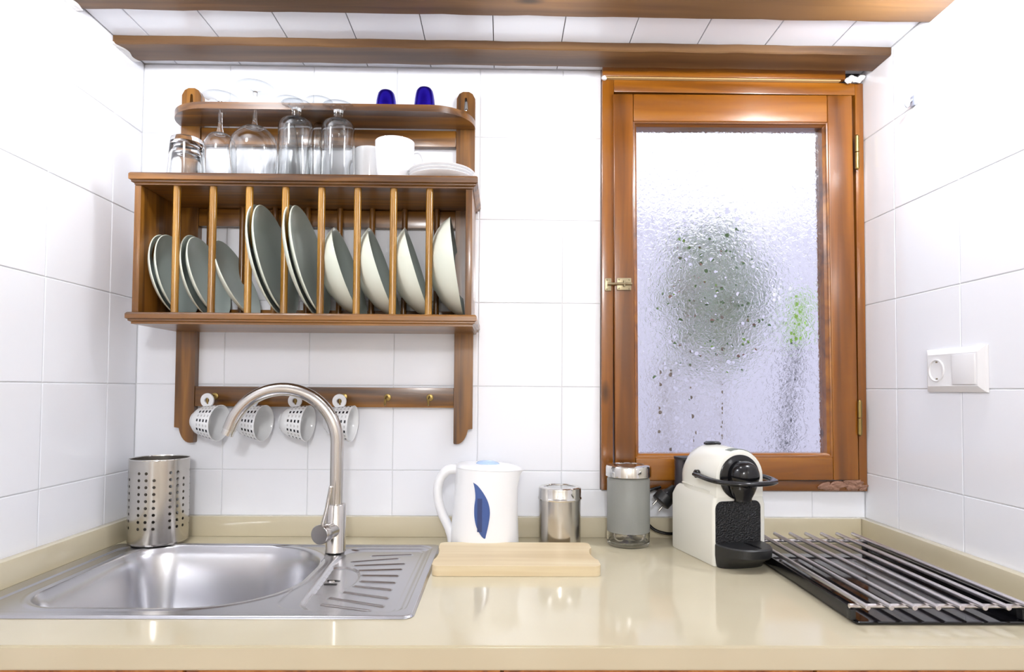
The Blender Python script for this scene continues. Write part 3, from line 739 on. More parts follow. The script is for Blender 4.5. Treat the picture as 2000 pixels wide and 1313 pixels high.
def glass_thing(name, profs, loc, mat, label, cat, group, flip):
    t = thing(name, loc, label, cat, group)
    for nm, prof, mt in zip(('foot', 'stem', 'bowl'), profs, (M['thin'], M['glass'], M['glass'])):
        bm = bmesh.new(); lathe(bm, [(r, flip-z) for r, z in prof], 48); mk(nm, bm, mt, t, local=True, ang=60)
def spl(ctrl, n=5):
    return [(p.x, p.y) for p in smooth_path([(a, b, 0) for a, b in ctrl], n)]
# wine glass 1 (shorter, baluster stem)
b1 = spl([(.007, .082), (.022, .087), (.033, .105), (.0365, .130), (.0355, .160), (.0325, .198)])
glass_thing('wine_glass', stem_glass(.198, b1, .0385, .0048, .080), (.028, -.112, ZT), M['glass'], 'upside-down wine glass with a slim bowl, standing next to the stacked tumblers', 'glass', None, .198)
b2 = spl([(.007, .090), (.026, .095), (.0455, .116), (.0515, .142), (.049, .175), (.043, .222)])
glass_thing('wine_glass', stem_glass(.222, b2, .0405, .0042, .088), (.104, -.112, ZT), M['glass'], 'tallest upside-down wine glass with the widest round bowl', 'glass', None, .222)
b3 = spl([(.008, .034), (.028, .037), (.0365, .048), (.0378, .075), (.0385, .12), (.0395, .180)])
g3 = 'short-stemmed beer goblets'
glass_thing('goblet', stem_glass(.180, b3, .032, .0095, .036, .0016), (.199, -.122, ZT), M['glass'], 'upside-down short-stemmed goblet, the left of two, in front of the flutes', 'glass', g3, .180)
glass_thing('goblet', stem_glass(.175, [(r*.95, z-.001) for r, z in b3], .034, .0092, .036, .0016), (.291, -.120, ZT), M['glass'], 'upside-down short-stemmed goblet, the right of two, next to the small white cup', 'glass', g3, .178)
b4 = spl([(.007, .052), (.012, .060), (.019, .09), (.024, .13), (.0275, .175), (.029, .222)])
g4 = 'flute glasses behind the goblets'
glass_thing('flute_glass', stem_glass(.222, b4, .031, .0075, .052, .0013), (.158, -.046, ZT), M['glass'], 'upside-down flute glass standing behind the left goblet', 'glass', g4, .222)
glass_thing('flute_glass', stem_glass(.222, b4, .031, .0075, .052, .0013), (.2265, -.046, ZT), M['glass'], 'upside-down flute glass standing between and behind the two goblets', 'glass', g4, .222)
def tumbler(H, r0, r1, base, t): # upright: bottom radius r0, rim r1
    o_ = [(0, 0), (r0*.85, 0), (r0, .003)] + [(r0+(r1-r0)*k/6, .003+(H-.003)*k/6) for k in range(1, 7)]
    return o_ + [(r1-t*.5, H+.0004), (r1-t, H-.0003)] + [(r1-t-(r1-r0)*k/6, H-(H-base)*k/6) for k in range(1, 6)] + [(r0*.72, base), (r0*.4, base-.001), (0, base-.0015)]
revolve_thing('tumbler', tumbler(.082, .0275, .0352, .012, .0018), (-.045, -.112, ZT), M['glass'], 'inner tumbler of the upside-down stack at the left end of the rack', 'glass', None, .082)
revolve_thing('tumbler', tumbler(.103, .0325, .0405, .011, .0019), (-.045, -.112, ZT+.0005), M['glass'], 'outer tumbler of the upside-down stack at the left end of the rack', 'glass', None, .103)
# white cups and saucers
def cup(name, loc, H, rt, rb, hang, label, group):
    t = thing(name, loc, label, 'cup', group)
    ctrl = [(rb*.72, .0015), (rb*.76, 0), (rb*.84, 0), (rb*.88, .004), (rb*.98, H*.14), (rb+(rt-rb)*.55, H*.45), (rb+(rt-rb)*.9, H*.8), (rt, H)]
    inn = [(rt-.0032, H-.0002), (rb+(rt-rb)*.9-.004, H*.8), (rb+(rt-rb)*.55-.0042, H*.45), (rb*.94-.004, H*.16), (rb*.6, .0085), (0, .0075)]
    bm = bmesh.new(); lathe(bm, [(0, .0015)]+ctrl+[(rt-.0015, H+.0007)]+inn, 48); mk('body', bm, M['white'], t, local=True, ang=60)
    a = math.radians(hang); d = Vector((math.cos(a), math.sin(a), 0)); rm = rb+(rt-rb)*.6
    pts = smooth_path([d*(rm-.004)+Vector((0, 0, H*.78)), d*(rm+.012)+Vector((0, 0, H*.80)), d*(rm+.022)+Vector((0, 0, H*.62)), d*(rm+.016)+Vector((0, 0, H*.40)), d*(rb*.95+.000)+Vector((0, 0, H*.26))], 6)
    bm = bmesh.new(); tube(bm, pts, .0042, 12, flat=.7); mk('handle', bm, M['white'], t, local=True)
    return t
cup('cup', (.4155, -.112, ZT), .1000, .0435, .0375, 5, 'larger plain white cup standing upright beside the saucers', 'plain white cups')
cup('cup', (.3505, -.062, ZT), .0990, .036, .030, 160, 'smaller plain white cup standing behind the goblet and the larger cup', 'plain white cups')
for k in range(3):
    r = .074
    pr = [(0, .001), (r*.4, .001), (r*.42, 0), (r*.5, 0), (r*.52, .0025), (r*.8, .008), (r*.99, .0165), (r, .0178), (r*.985, .0188), (r*.8, .0112), (r*.5, .0058), (0, .005)]
    revolve_thing('saucer', pr, (.520, -.112, ZT+.0001+k*.0072), M['white'], ['white saucer at the bottom of the stack of three', 'white saucer in the middle of the stack of three', 'white saucer on top of the stack of three'][k], 'saucer', 'white saucers')
# coffee capsules on the upper shelf
for x, y, h, lab in ((.3885, -.078, .050, 'dark blue dome-topped coffee capsule on the upper shelf, the left one'), (.4775, -.090, .052, 'dark blue dome-topped coffee capsule on the upper shelf, the right one')):
    t = thing('coffee_capsule', (x, y, 1.8768), lab, 'capsule', 'blue coffee capsules')
    bm = bmesh.new(); lathe(bm, [(0, 0), (.0265, 0), (.0265, .0012), (0, .0012)], 40); mk('flange', bm, M['capsule'], t, local=True)
    bm = bmesh.new(); lathe(bm, [(0, .0012), (.0242, .0012), (.0235, .010), (.0222, .024), (.0205, h-.017), (.0185, h-.009), (.0145, h-.0035), (.008, h-.0008), (0, h)], 40); mk('body', bm, M['capsule'], t, local=True, ang=60)

# ------------------------------------------------------------------ printed espresso cups on the hooks
def espresso(hx, label, yaw, k):
    """cup hanging by its disc handle; axis points from base to mouth"""
    a = math.radians(yaw); droop = math.radians(-5)
    ax = Vector((math.sin(a)*math.cos(droop), -math.cos(a)*math.cos(droop), math.sin(droop)))
    R0 = .0415; Hc = .062
    c = Vector((hx-.002, -.052, 1.2155))                       # handle disc centre
    up = Vector((0, 0, 1)); up = (up-ax*up.dot(ax)).normalized()
    base = c - up*(.048) - ax*(.026)
    t = thing('espresso_cup', (hx, -.052, 1.12), label, 'cup', 'espresso cups with square print')
    mt = axis_matrix(base, ax, up)
    outp = [(0, .002), (.016, .002), (.0175, 0), (.0195, 0), (.0205, .0025), (.026, .007), (.0315, .0145), (.0345, .0235)]
    for q in range(1, 9): outp.append((.0345+(R0-.0345)*(q/8)**.9, .0235+(Hc-.0235)*q/8))
    v0 = .026; vv = [(z-(Hc-.0365))/.0088 for r, z in outp]
    inn = [(R0-.0010, Hc+.0006), (R0-.0022, Hc-.0003), (.0385, .048), (.0350, .034), (.0310, .021), (.024, .012), (.014, .008), (0, .007)]
    bm = bmesh.new(); lathe(bm, outp+inn, 64, mt, uv=vv+[-9]*len(inn)); mk('body', bm, M['cup'], t, ang=60)
    # disc handle: thick ring segment with finger slot, lying in the plane of axis and up
    sd = ax.cross(up).normalized(); bm = bmesh.new()
    n_ = 32; Ro, Ri = .0158, .0062; rings = []
    for i in range(n_):
        th_ = 2*PI*i/n_; dr = math.cos(th_)*ax+math.sin(th_)*up
        ho = .0026
        rings.append([c+dr*Ro-sd*ho, c+dr*(Ro+.001), c+dr*Ro+sd*ho, c+dr*Ri+sd*ho, c+dr*(Ri-.001), c+dr*Ri-sd*ho])
    ringmesh(bm, rings, loop=True)
    mk('handle', bm, M['white'], t, ang=50)
    bm = bmesh.new(); q0 = c-up*.0150; ringmesh(bm, [[q0+ax*s1*.009+sd*s2*.0028 for s1, s2 in ((-1, -1), (1, -1), (1, 1), (-1, 1))], [q0-up*.010+ax*s1*.012+sd*s2*.0036 for s1, s2 in ((-1, -1), (1, -1), (1, 1), (-1, 1))]])
    mk('handle_root', bm, M['white'], t)
espresso(HX[0], 'white espresso cup with black squares hanging at the far left, by the rack post', 79, 0)
espresso(HX[1], 'white espresso cup with black squares hanging inside the curve of the tap, the left one', 79, 1)
espresso(HX[2], 'white espresso cup with black squares hanging inside the curve of the tap, the right one', 83, 2)
espresso(HX[3], 'white espresso cup with black squares hanging to the right of the tap', 85, 3)

# ------------------------------------------------------------------ cutlery holder with real holes
def holder():
    R, H = .0605, .1835; cx_, cy_, zb = -.1005, -.085, TOP+.0046
    t = thing('cutlery_holder', (cx_, cy_, zb), 'perforated stainless steel cutlery holder standing in the left corner', 'cutlery holder')
    bm = bmesh.new(); ncol = 24; colang = 2*PI/ncol
    rot = math.radians(10.5)
    def P(a, z): return Vector((cx_+R*math.cos(a+rot), cy_+R*math.sin(a+rot), zb+z))
    z_lo, z_hi = .0307, .0307+.0147*9
    cache = {}
    def V(a, z):
        k = (round(a*R, 5), round(z, 5))
        if k not in cache: cache[k] = bm.verts.new(P(a, z))
        return cache[k]
    for c in range(ncol):
        a0, a1 = c*colang, (c+1)*colang
        def A(i): return (i % ncol)*colang
        a0k, a1k = A(c), A(c+1)
        am = a0+colang/2
        bm.faces.new((V(a0k, .004), V(a1k, .004), V(a1k, z_lo), V(a0k, z_lo)))
        bm.faces.new((V(a0k, z_hi), V(a1k, z_hi), V(a1k, H), V(a0k, H)))
        for r in range(9):
            zA, zB = z_lo+.0147*r, z_lo+.0147*(r+1)
            holed = (c % 4) != 3 and not (r == 8 and c % 4 == 2)
            q = [V(a0k, zA), V(a1k, zA), V(a1k, zB), V(a0k, zB)]
            if not holed: bm.faces.new(q); continue
            zm = (zA+zB)/2; hr = .0034
            ring = [bm.verts.new(P(am+hr/R*math.cos(math.radians(-135+45*k)), zm+hr*math.sin(math.radians(-135+45*k)))) for k in range(8)]
            for s in range(4):
                k0 = 2*s; bm.faces.new((q[s], ring[(k0+1) % 8], ring[k0])); bm.faces.new((q[s], q[(s+1) % 4], ring[(k0+1) % 8])); bm.faces.new((q[(s+1) % 4], ring[(k0+2) % 8], ring[(k0+1) % 8]))
    o = mk('body', bm, M['steel'], t, ang=80)
    me = o.data; cl = Vector((cx_, cy_, 0))-wloc(t); nn = []     # thin rolled sheet: true cylinder normals
    for p in me.polygons:
        for li in p.loop_indices:
            v_ = me.vertices[me.loops[li].vertex_index].co; q_ = Vector((v_.x-cl.x, v_.y-cl.y, 0)).normalized()
            nn.append(q_ if q_.dot(p.normal) > 0 else -q_)
    me.normals_split_custom_set(nn)
    bm = bmesh.new(); lathe(bm, [(R-.0016, H-.0012), (R-.0012, H+.0006), (R+.0006, H+.0006), (R+.0009, H-.0010), (R, H-.0020)], 60, Matrix.Translation((cx_, cy_, zb)), loop=True); mk('rim', bm, M['polished'], t)
    bm = bmesh.new(); lathe(bm, [(0, 0), (R-.003, 0), (R, .0045), (R-.001, .005), (0, .003)], 60, Matrix.Translation((cx_, cy_, zb))); mk('bottom', bm, M['steel'], t)
holder()

# ------------------------------------------------------------------ kettle
KC = (.622, -.098)
def kettle():
    t = thing('electric_kettle', (*KC, TOP), 'white plastic jug kettle with a blue leaf-shaped water window', 'kettle')
    def ring(z, rx, ry, dx=0, n=48, beak=0, tilt=0):
        out = []
        for i in range(n):
            a = 2*PI*i/n; c, s = math.cos(a), math.sin(a); e = .86
            x = rx*math.copysign(abs(c)**e, c); y = ry*math.copysign(abs(s)**e, s)
            x += beak*max(0, c)**14
            out.append((KC[0]+dx+x, KC[1]+y, z+tilt*x))
        return out
    B = [(.0, .0735, .060, 0, 0), (.004, .0755, .062, 0, 0), (.03, .0745, .061, 0, 0), (.08, .0715, .059, .001, 0), (.13, .0695, .058, .003, 0), (.155, .0690, .0575, .004, .004), (.170, .0690, .0575, .004, .011)]
    def rad(z):
        for (z0_, a0, b0, d0, k0), (z1_, a1, b1, d1, k1) in zip(B[:-1], B[1:]):
            if z <= z1_: f = (z-z0_)/(z1_-z0_); return a0+(a1-a0)*f, b0+(b1-b0)*f, d0+(d1-d0)*f
        return B[-1][1:4]
    bm = bmesh.new(); ringmesh(bm, [ring(TOP+.0004+z, rx, ry, dx, beak=bk, tilt=-.045*max(0, z-.1)/.07) for z, rx, ry, dx, bk in B]); mk('body', bm, M['plastic'], t, ang=50)
    bm = bmesh.new(); Z = TOP+.1708
    ringmesh(bm, [ring(Z, .0688, .0573, .004, beak=.010, tilt=-.045), ring(Z+.004, .068, .0565, .004, beak=.009, tilt=-.045), ring(Z+.0085, .062, .051, .003, beak=.003, tilt=-.04), ring(Z+.0105, .045, .036, .0, tilt=-.02)])
    lid = mk('lid', bm, M['plastic'], t, ang=50)
    bm = bmesh.new(); c = (KC[0]+.006, KC[1]-.008)
    lathe(bm, [(0, 0), (.024, 0), (.025, .002), (.022, .0055), (.012, .0085), (0, .0095)], 32, Matrix.Translation((c[0], c[1], Z+.0085)) @ Matrix.Rotation(.05, 4, 'Y') @ Matrix.Diagonal((1.05, .8, 1, 1)))
    mk('lid_button', bm, M['bluelid'], lid)
    # leaf window on the front surface
    pts = [(400, 357), (440, 385), (490, 450), (525, 520), (540, 600), (530, 690), (510, 780), (500, 812), (470, 790), (430, 720), (412, 640), (410, 560), (418, 480), (412, 410)]
    sc = 1/4.255/912
    out = [(.6163+(u-470)*sc, .9875-(v-585)*sc) for u, v in pts]
    out = [(p.x, p.y) for p in smooth_path([(a, b, 0) for a, b in out+[out[0]]], 4)][:-1]
    def ysurf(x, z):
        rx, ry, dx = rad(z-TOP); u = min(.999, abs((x-KC[0]-dx)/rx)); c = u**(1/.86); s = math.sqrt(max(0, 1-c*c)); return KC[1]-ry*s**.86
    cx_ = sum(p[0] for p in out)/len(out); cz_ = sum(p[1] for p in out)/len(out)
    bm = bmesh.new(); rings = []
    for f, off in ((1.0, .0005), (1.0, -.0012), (.93, -.0016), (.6, -.0016), (.3, -.0016), (.05, -.0016)):
        rings.append([(cx_+(x-cx_)*f, ysurf(cx_+(x-cx_)*f, cz_+(z-cz_)*f)+off, cz_+(z-cz_)*f) for x, z in out])
    ringmesh(bm, rings, cap0=False); wdw = mk('water_window', bm, M['blue'], t, ang=40)
    bm = bmesh.new()
    for k in range(1): 
        rings = []
        for zz in (.943, .96, .985, 1.005, 1.013):
            hw = .005
            rings.append([(x, ysurf(x, zz)-.0022, zz) for x in (.6125-hw, .6125+hw)]+[(x, ysurf(x, zz)-.0010, zz) for x in (.6125+hw, .6125-hw)])
        ringmesh(bm, rings)
    mk('level_tube', bm, pmat('dark_blue_tube', (46, 62, 112), .15), wdw)
    # handle
    x0 = KC[0]
    pts = smooth_path([(x0-.060, KC[1], 1.068), (x0-.082, KC[1], 1.066), (x0-.100, KC[1], 1.045), (x0-.1045, KC[1], 1.012), (x0-.096, KC[1], .975), (x0-.082, KC[1], .945), (x0-.0735, KC[1], .925), (x0-.070, KC[1], .905)], 6)
    bm = bmesh.new(); tube(bm, pts, [.0138]*10+[.0128]*(len(pts)-20)+[.0138]*10, 18, flat=.8); mk('handle', bm, M['plastic'], t, ang=60)
    bm = bmesh.new(); lathe(bm, [(0, 0), (.007, 0), (.0085, .003), (.006, .012), (0, .014)], 16, axis_matrix((x0-.083, KC[1]+.014, .953), (-.8, .3, .25))); mk('switch', bm, M['blue'], t)
kettle()
# ------------------------------------------------------------------ steel canister
c = (.789, -.088)
t = thing('canister', (*c, TOP), 'small brushed steel canister with a glass-topped lid behind the cutting board', 'canister')
TM = Matrix.Translation((c[0], c[1], TOP+.0003))
bm = bmesh.new(); lathe(bm, [(0, 0), (.0445, 0), (.0465, .002), (.0465, .1035), (0, .1035)], 56, TM); mk('body', bm, M['steel'], t)
bm = bmesh.new(); lathe(bm, [(.046, .101), (.0485, .1015), (.0493, .104), (.0485, .1065), (.0475, .108), (.0475, .124), (.0468, .1275), (.044, .1295), (.037, .1295), (.0355, .128), (.0355, .1245), (0, .1245), (0, .105), (.046, .105)], 56, TM); lid = mk('lid', bm, M['polished'], t)
bm = bmesh.new(); lathe(bm, [(0, .1248), (.0352, .1248), (.0352, .1275), (0, .1275)], 48, TM); mk('lid_glass', bm, M['glass'], lid)
# ------------------------------------------------------------------ frosted jar
c = (.9435, -.083)
t = thing('storage_jar', (*c, TOP), 'frosted glass storage jar with a steel lid in front of the window frame', 'jar')
TM = Matrix.Translation((c[0], c[1], TOP+.0003)); R = .0475
bm = bmesh.new(); lathe(bm, [(0, .003), (R-.008, .0015), (R-.004, 0), (R-.0008, .004), (R, .010), (R, .031), (R-.003, .031), (R-.003, .012), (R-.008, .008), (0, .008)], 56, TM); mk('clear_base', bm, M['glass'], t)
bm = bmesh.new(); lathe(bm, [(R-.003, .0312), (R, .0312), (R, .146), (R-.002, .150), (R-.005, .150), (R-.003, .146)], 56, TM, loop=True); mk('body', bm, M['frost'], t)
bm = bmesh.new(); lathe(bm, [(R-.004, .1515), (R+.001, .1515), (R+.0028, .153), (R+.0028, .172), (R+.001, .1765), (R-.006, .1785), (R-.012, .1785), (R-.0135, .177), (0, .177), (0, .152)], 56, TM); mk('lid', bm, M['polished'], t)
for k, (dx, dy, col, ax) in enumerate(((-.022, -.008, 'steel', (.5, -.9, .25)), (.016, .012, 'blackm', (-.4, -.8, .3)), (-.006, .020, 'capsule', (.2, .8, .4)), (.022, -.014, 'steel', (-.6, -.5, .35)))):
    q = thing('coffee_capsule', (c[0]+dx, c[1]+dy, TOP+.0255), ['silver coffee capsule inside the frosted jar, front left', 'black coffee capsule inside the frosted jar', 'blue coffee capsule at the back of the frosted jar', 'silver coffee capsule inside the frosted jar, front right'][k], 'capsule', 'capsules in the jar')
    mt = axis_matrix((0, 0, 0), ax)
    bm = bmesh.new(); lathe(bm, [(0, 0), (.0165, 0), (.0165, .001), (.0140, .0012), (.0120, .015), (.0085, .021), (0, .0225)], 32, mt); mk('body', bm, M[col], q, local=True)
# ------------------------------------------------------------------ cutting board
bm = bmesh.new()
bx0, bx1, by0, by1 = .530, .8445, -.3345, -.150
pts = []
def arc(cx_, cy_, r, a0, a1, n=6):
    for k in range(n+1): a = math.radians(a0+(a1-a0)*k/n); pts.append((cx_+r*math.cos(a), cy_+r*math.sin(a)))
arc(bx0+.014, by0+.014, .014, 180, 270); arc(bx1-.014, by0+.014, .014, 270, 360)
for k in range(13):
    s = k/12; pts.append((bx1-.009*math.sin(PI*s)**.6, by0+.045+(by1-by0-.09)*s))
arc(bx1-.014, by1-.014, .014, 0, 90); arc(bx0+.014, by1-.014, .014, 90, 180)
for k in range(13):
    s = 1-k/12; pts.append((bx0+.005*math.sin(PI*s)**.6, by0+.045+(by1-by0-.09)*s))
prism(bm, pts, TOP+.0005, TOP+.0195, 'xy'); bevel_all(bm, .0028, 3, .6)
tag(recentre(mk('cutting_board', bm, M['board'])), 'pale wooden cutting board lying on the worktop beside the drainboard', 'cutting board')
# ------------------------------------------------------------------ coffee machine
CM = thing('coffee_machine', (1.076, -.266, TOP+.0006), 'white capsule coffee machine with black lever, spout and drip tray', 'coffee machine', None, math.atan2(.237, .972))
def arch(w_, zb_, zc_, n=16, cx_=.058, sq_=1.0):
    p = [(cx_-w_, zb_), (cx_-w_, zb_+(zc_-zb_)*.5), (cx_-w_, zc_)]
    for k in range(1, n): a = PI-PI*k/n; p.append((cx_+w_*math.cos(a), zc_+w_*math.sin(a)*sq_))
    return p+[(cx_+w_, zc_), (cx_+w_, zb_+(zc_-zb_)*.5), (cx_+w_, zb_)]
bm = bmesh.new(); rings = []
for v_, w_, zc_, s_ in ((-.0015, .049, .1735, .98), (.0, .0525, .1735, 1), (.004, .0540, .174, 1), (.06, .0545, .176, 1.0), (.10, .0545, .177, 1.02), (.122, .053, .174, 1.0), (.138, .049, .165, .96), (.148, .042, .155, .9), (.152, .034, .15, .8)):
    rings.append([(u_, v_, z_) for u_, z_ in arch(w_, .134, zc_, sq_=s_)])
ringmesh(bm, rings)
# lower body: rounded box narrowing at the shoulder
rings = []
def rrect(x0, x1, y0, y1, r, z, n=5):
    out = []
    for cx_, cy_, a0 in ((x0+r, y0+r, 180), (x1-r, y0+r, 270), (x1-r, y1-r, 0), (x0+r, y1-r, 90)):
        for k in range(n+1): a = math.radians(a0+90*k/n); out.append((cx_+r*math.cos(a), cy_+r*math.sin(a), z))
    return out
for z, i_, rr_ in ((0, .0015, .006), (.003, 0, .007), (.118, 0, .007), (.128, .002, .008), (.137, .0045, .008), (.142, .0075, .008)):
    rings.append(rrect(-.001+i_, .1175-i_, i_*.3, .168-i_*2.2, rr_, z))
ringmesh(bm, rings)
mk('housing', bm, M['cream'], CM, local=True, ang=40)
def lp(name, mat, fn, **k):
    bm = bmesh.new(); fn(bm); return mk(name, bm, mat, CM, local=True, **k)
def front_disc(bm):
    lathe(bm, [(0, 0), (.0445, 0), (.0445, .003), (.042, .0045), (0, .0052)], 48, axis_matrix((.0565, -.0005, .1735), (0, -1, 0)))
fd = lp('front_disc', M['black'], front_disc)
def nose(bm):
    lathe(bm, [(.030, 0), (.030, .008), (.0285, .016), (.024, .026), (.018, .032), (.010, .0348), (0, .0355)], 36, axis_matrix((.0585, -.004, .178), (0.05, -1, 0.02)))
lp('nose', M['black'], nose, ang=60)
def spoutf(bm):
    rings = []
    for z, r, dy in ((.170, .030, -.008), (.155, .0295, -.009), (.142, .024, -.009), (.133, .019, -.009), (.128, .0185, -.009)):
        rings.append([(.0585+r*math.cos(2*PI*k/24), dy+min(0, r*.75*math.sin(2*PI*k/24)), z) for k in range(24)])
    ringmesh(bm, rings)
lp('coffee_spout', M['black'], spoutf, ang=50)
def recess(bm):
    ringmesh(bm, [[(x, .002, z) for x, z, _ in rrect(.0035, .1045, .034, .1265, .014, 0)], [(x, -.0012, z) for x, z, _ in rrect(.0035, .1045, .034, .1265, .014, 0)]])
lp('front_panel', M['mesh'], recess)
def tray(bm):
    def outline(ext, z, ins=0):
        p = []
        for k in range(21):
            a = PI+PI*k/20; p.append((.054+(.0525-ins)*math.copysign(abs(math.cos(a))**.75, math.cos(a)), -.006+ext*math.sin(a), z))
        return p+[(.1065-ins, -.0015, z), (.0015+ins, -.0015, z)]
    ringmesh(bm, [outline(.018, 0, .004), outline(.022, .006, .002), outline(.034, .014, .001), outline(.054, .022), outline(.063, .028), outline(.064, .043), outline(.061, .0455, .002)])
tr = lp('drip_tray', M['blackm'], tray, ang=30)
bm = bmesh.new(); addbox(bm, .060, .0655, -.058, -.010, .0455, .0467); mk('tray_slot', bm, M['black'], tr, local=True)
def lever(bm):
    pts = smooth_path([(-.0035, .062, .173), (-.006, .035, .1715), (-.007, .0, .1695), (.002, -.030, .168), (.028, -.052, .1675), (.058, -.058, .1675), (.090, -.052, .1675), (.116, -.030, .168), (.124, .0, .1695), (.122, .035, .1715), (.118, .062, .173)], 6)
    tube(bm, pts, .0080, 14, flat=.6)
lv = lp('lever', M['black'], lever, ang=60)
for x, s in ((.0035, -1), (.1125, 1)):
    bm = bmesh.new(); lathe(bm, [(0, 0), (.0085, 0), (.0085, .007), (.006, .009), (0, .0095)], 20, axis_matrix((x, .0625, .1735), (s, 0, 0))); mk('lever_pivot', bm, M['black'], lv, local=True)
bm = bmesh.new(); lathe(bm, [(0, 0), (.0028, 0), (.0028, .0008), (0, .001)], 12, axis_matrix((-.0062, .0625, .1735), (-1, 0, 0))); mk('screw', bm, M['polished'], lv, local=True)
def tank(bm): ringmesh(bm, [rrect(.020, .106, .1685, .203, .014, z) for z in (.004, .19)])
tk = lp('water_tank', pmat('smoky_tank_plastic', (58, 54, 60), .15), tank)
def tlid(bm): ringmesh(bm, [rrect(.019, .108, .157, .204, .014, z) for z in (.1905, .1955)])
lp('tank_lid', M['blackm'], tlid)
def btn(bm): lathe(bm, [(0, 0), (.018, 0), (.018, .003), (.014, .006), (0, .0065)], 28, Matrix.Translation((.058, .098, .2305)) @ Matrix.Rotation(-.02, 4, 'X'))
lp('top_buttons', M['black'], btn)
def slot(bm):
    rings = []
    for v_ in (.003, .022):
        rings.append([(.058+.0548*math.cos(a), v_, .1742+.0548*math.sin(a)) for a in [math.radians(62+8*k) for k in range(7)]]+[(.058+.052*math.cos(a), v_, .1742+.052*math.sin(a)) for a in [math.radians(110-8*k) for k in range(7)]])
    ringmesh(bm, rings)
lp('capsule_slot', pmat('grey_slot_plastic', (128, 136, 128), .3), slot)
def seam(bm):
    for a, b in (((.128, .1480), (.082, .1460)), ((.076, .1462), (.018, .1430))):
        ringmesh(bm, [[(x, p[0], p[1]+dz) for x, dz in ((.0022, -.0008), (.0022, .0008), (.009, .0020), (.009, -.002))] for p in (a, b)])
lp('side_ridge', M['cream'], seam)
# plug and cable of the coffee machine
t = thing('power_plug', (1.03, -.04, .99), 'black power plug hanging on its cable behind the coffee machine', 'plug')
d_ = Vector((-.70, -.15, -.72)).normalized(); p0 = Vector((1.040, -.050, 1.006))
mt = axis_matrix(p0, d_, (0, -1, 0))
bm = bmesh.new(); lathe(bm, [(0, -.022), (.006, -.022), (.009, -.008), (.014, .0), (.0185, .004), (.0185, .022), (.016, .0235), (0, .0235)], 24, mt @ Matrix.Diagonal((1.15, 1.2, 1.1, 1))); mk('body', bm, M['blackm'], t)
for s in (-1, 1):
    q = mt @ Vector((0, s*.0095, .0235)); bm = bmesh.new(); tube(bm, [q, q+d_*.018], .0024, 10); mk('pin', bm, M['polished'], t)
bm = bmesh.new(); tube(bm, smooth_path([p0-d_*.018, p0-d_*.040, (1.085, -.045, 1.055), (1.105, -.035, 1.04), (1.11, -.035, .99), (1.10, -.040, .94), (1.062, -.040, .9165), (1.035, -.038, .9155), (1.010, -.034, .925), (.990, -.032, .950), (.985, -.030, .985), (1.0, -.03, 1.01), (1.03, -.028, 1.02)], 6), .0036, 10); mk('cable', bm, M['black'], t)
# ------------------------------------------------------------------ hob and grate
hx0, hx1, hy0, hy1 = 1.184, 1.462, -.578, -.088
hb = thing('gas_hob', ((hx0+hx1)/2, (hy0+hy1)/2, TOP), 'narrow black glass hob set into the worktop under a steel bar grate', 'hob')
bm = bmesh.new(); ringmesh(bm, [rrect(hx0+.002, hx1-.002, hy0+.002, hy1-.002, .004, TOP+.0003), rrect(hx0, hx1, hy0, hy1, .005, TOP+.002), rrect(hx0, hx1, hy0, hy1, .005, TOP+.0045), rrect(hx0+.0015, hx1-.0015, hy0+.0015, hy1-.0015, .004, TOP+.0055)]); mk('glass_plate', bm, M['hobglass'], hb, ang=25)
gr = thing('grate', ((hx0+hx1)/2, (hy0+hy1)/2, TOP+.006), 'steel bar grate with eight long rods standing on the black hob', 'grate')
zr = .9325
for i in range(8):
    x = 1.190+.0345*i; bm = bmesh.new()
    tube(bm, [(x+.001, -.598, zr), (x+.001, -.5968, zr), (x, -.118, zr), (x, -.1168, zr)], [.0030, .0040, .0040, .0030], 14); mk('bar', bm, M['rod'], gr)
for y in (-.566, -.150): rod('cross_bar', (1.180, y, zr-.0077), (1.448, y, zr-.0077), .0036, M['rod'], gr)
for x in (1.183, 1.442):
    box('side_plate', (x-.002, x+.002), (-.560, -.138), (TOP+.0062, zr-.009), M['black'], gr, .0005)
for x in (1.183, 1.442):
    for y in (-.566, -.150): box('foot', (x-.004, x+.004), (y-.006, y+.006), (TOP+.0058, zr-.0115), M['blackm'], gr, .001)
# ------------------------------------------------------------------ socket and hook on right wall
sk = thing('wall_socket', (XR, -.317, 1.245), 'white double plate with one power socket and one rocker switch on the right wall', 'socket')
def plate_ring(y0, y1, z0, z1, x): return [(x, y0, z0), (x, y1, z0), (x, y1, z1), (x, y0, z1)]
bm = bmesh.new(); Y0, Y1, Z0, Z1 = -.398, -.237, 1.2455, 1.3315
ringmesh(bm, [plate_ring(Y0, Y1, Z0, Z1, XR-.0004), plate_ring(Y0+.001, Y1-.001, Z0+.001, Z1-.001, XR-.005), plate_ring(Y0+.014, Y1-.012, Z0+.012, Z1-.012, XR-.011), plate_ring(Y0+.016, Y1-.014, Z0+.014, Z1-.014, XR-.0105)]); mk('plate', bm, M['socketp'], sk, ang=15)
yc, zc = -.2745, 1.2885
bm = bmesh.new(); mt = axis_matrix((XR-.0105, yc, zc), (-1, 0, 0))
lathe(bm, [(.0225, 0), (.0225, .0018), (.0205, .0024), (.0195, .0015), (.0185, -.0015), (0, -.0015)], 40, mt)
so = mk('socket_well', bm, M['socketp'], sk, ang=30)
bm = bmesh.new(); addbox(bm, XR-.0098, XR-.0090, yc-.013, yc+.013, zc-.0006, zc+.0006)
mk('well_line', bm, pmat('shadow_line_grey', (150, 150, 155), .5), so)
for dy in (-.0095, .0095):
    bm = bmesh.new(); lathe(bm, [(0, 0), (.0026, 0), (.0026, .0012), (0, .0012)], 14, axis_matrix((XR-.0092, yc+dy, zc), (-1, 0, 0))); mk('pin_hole', bm, M['blackm'], so)
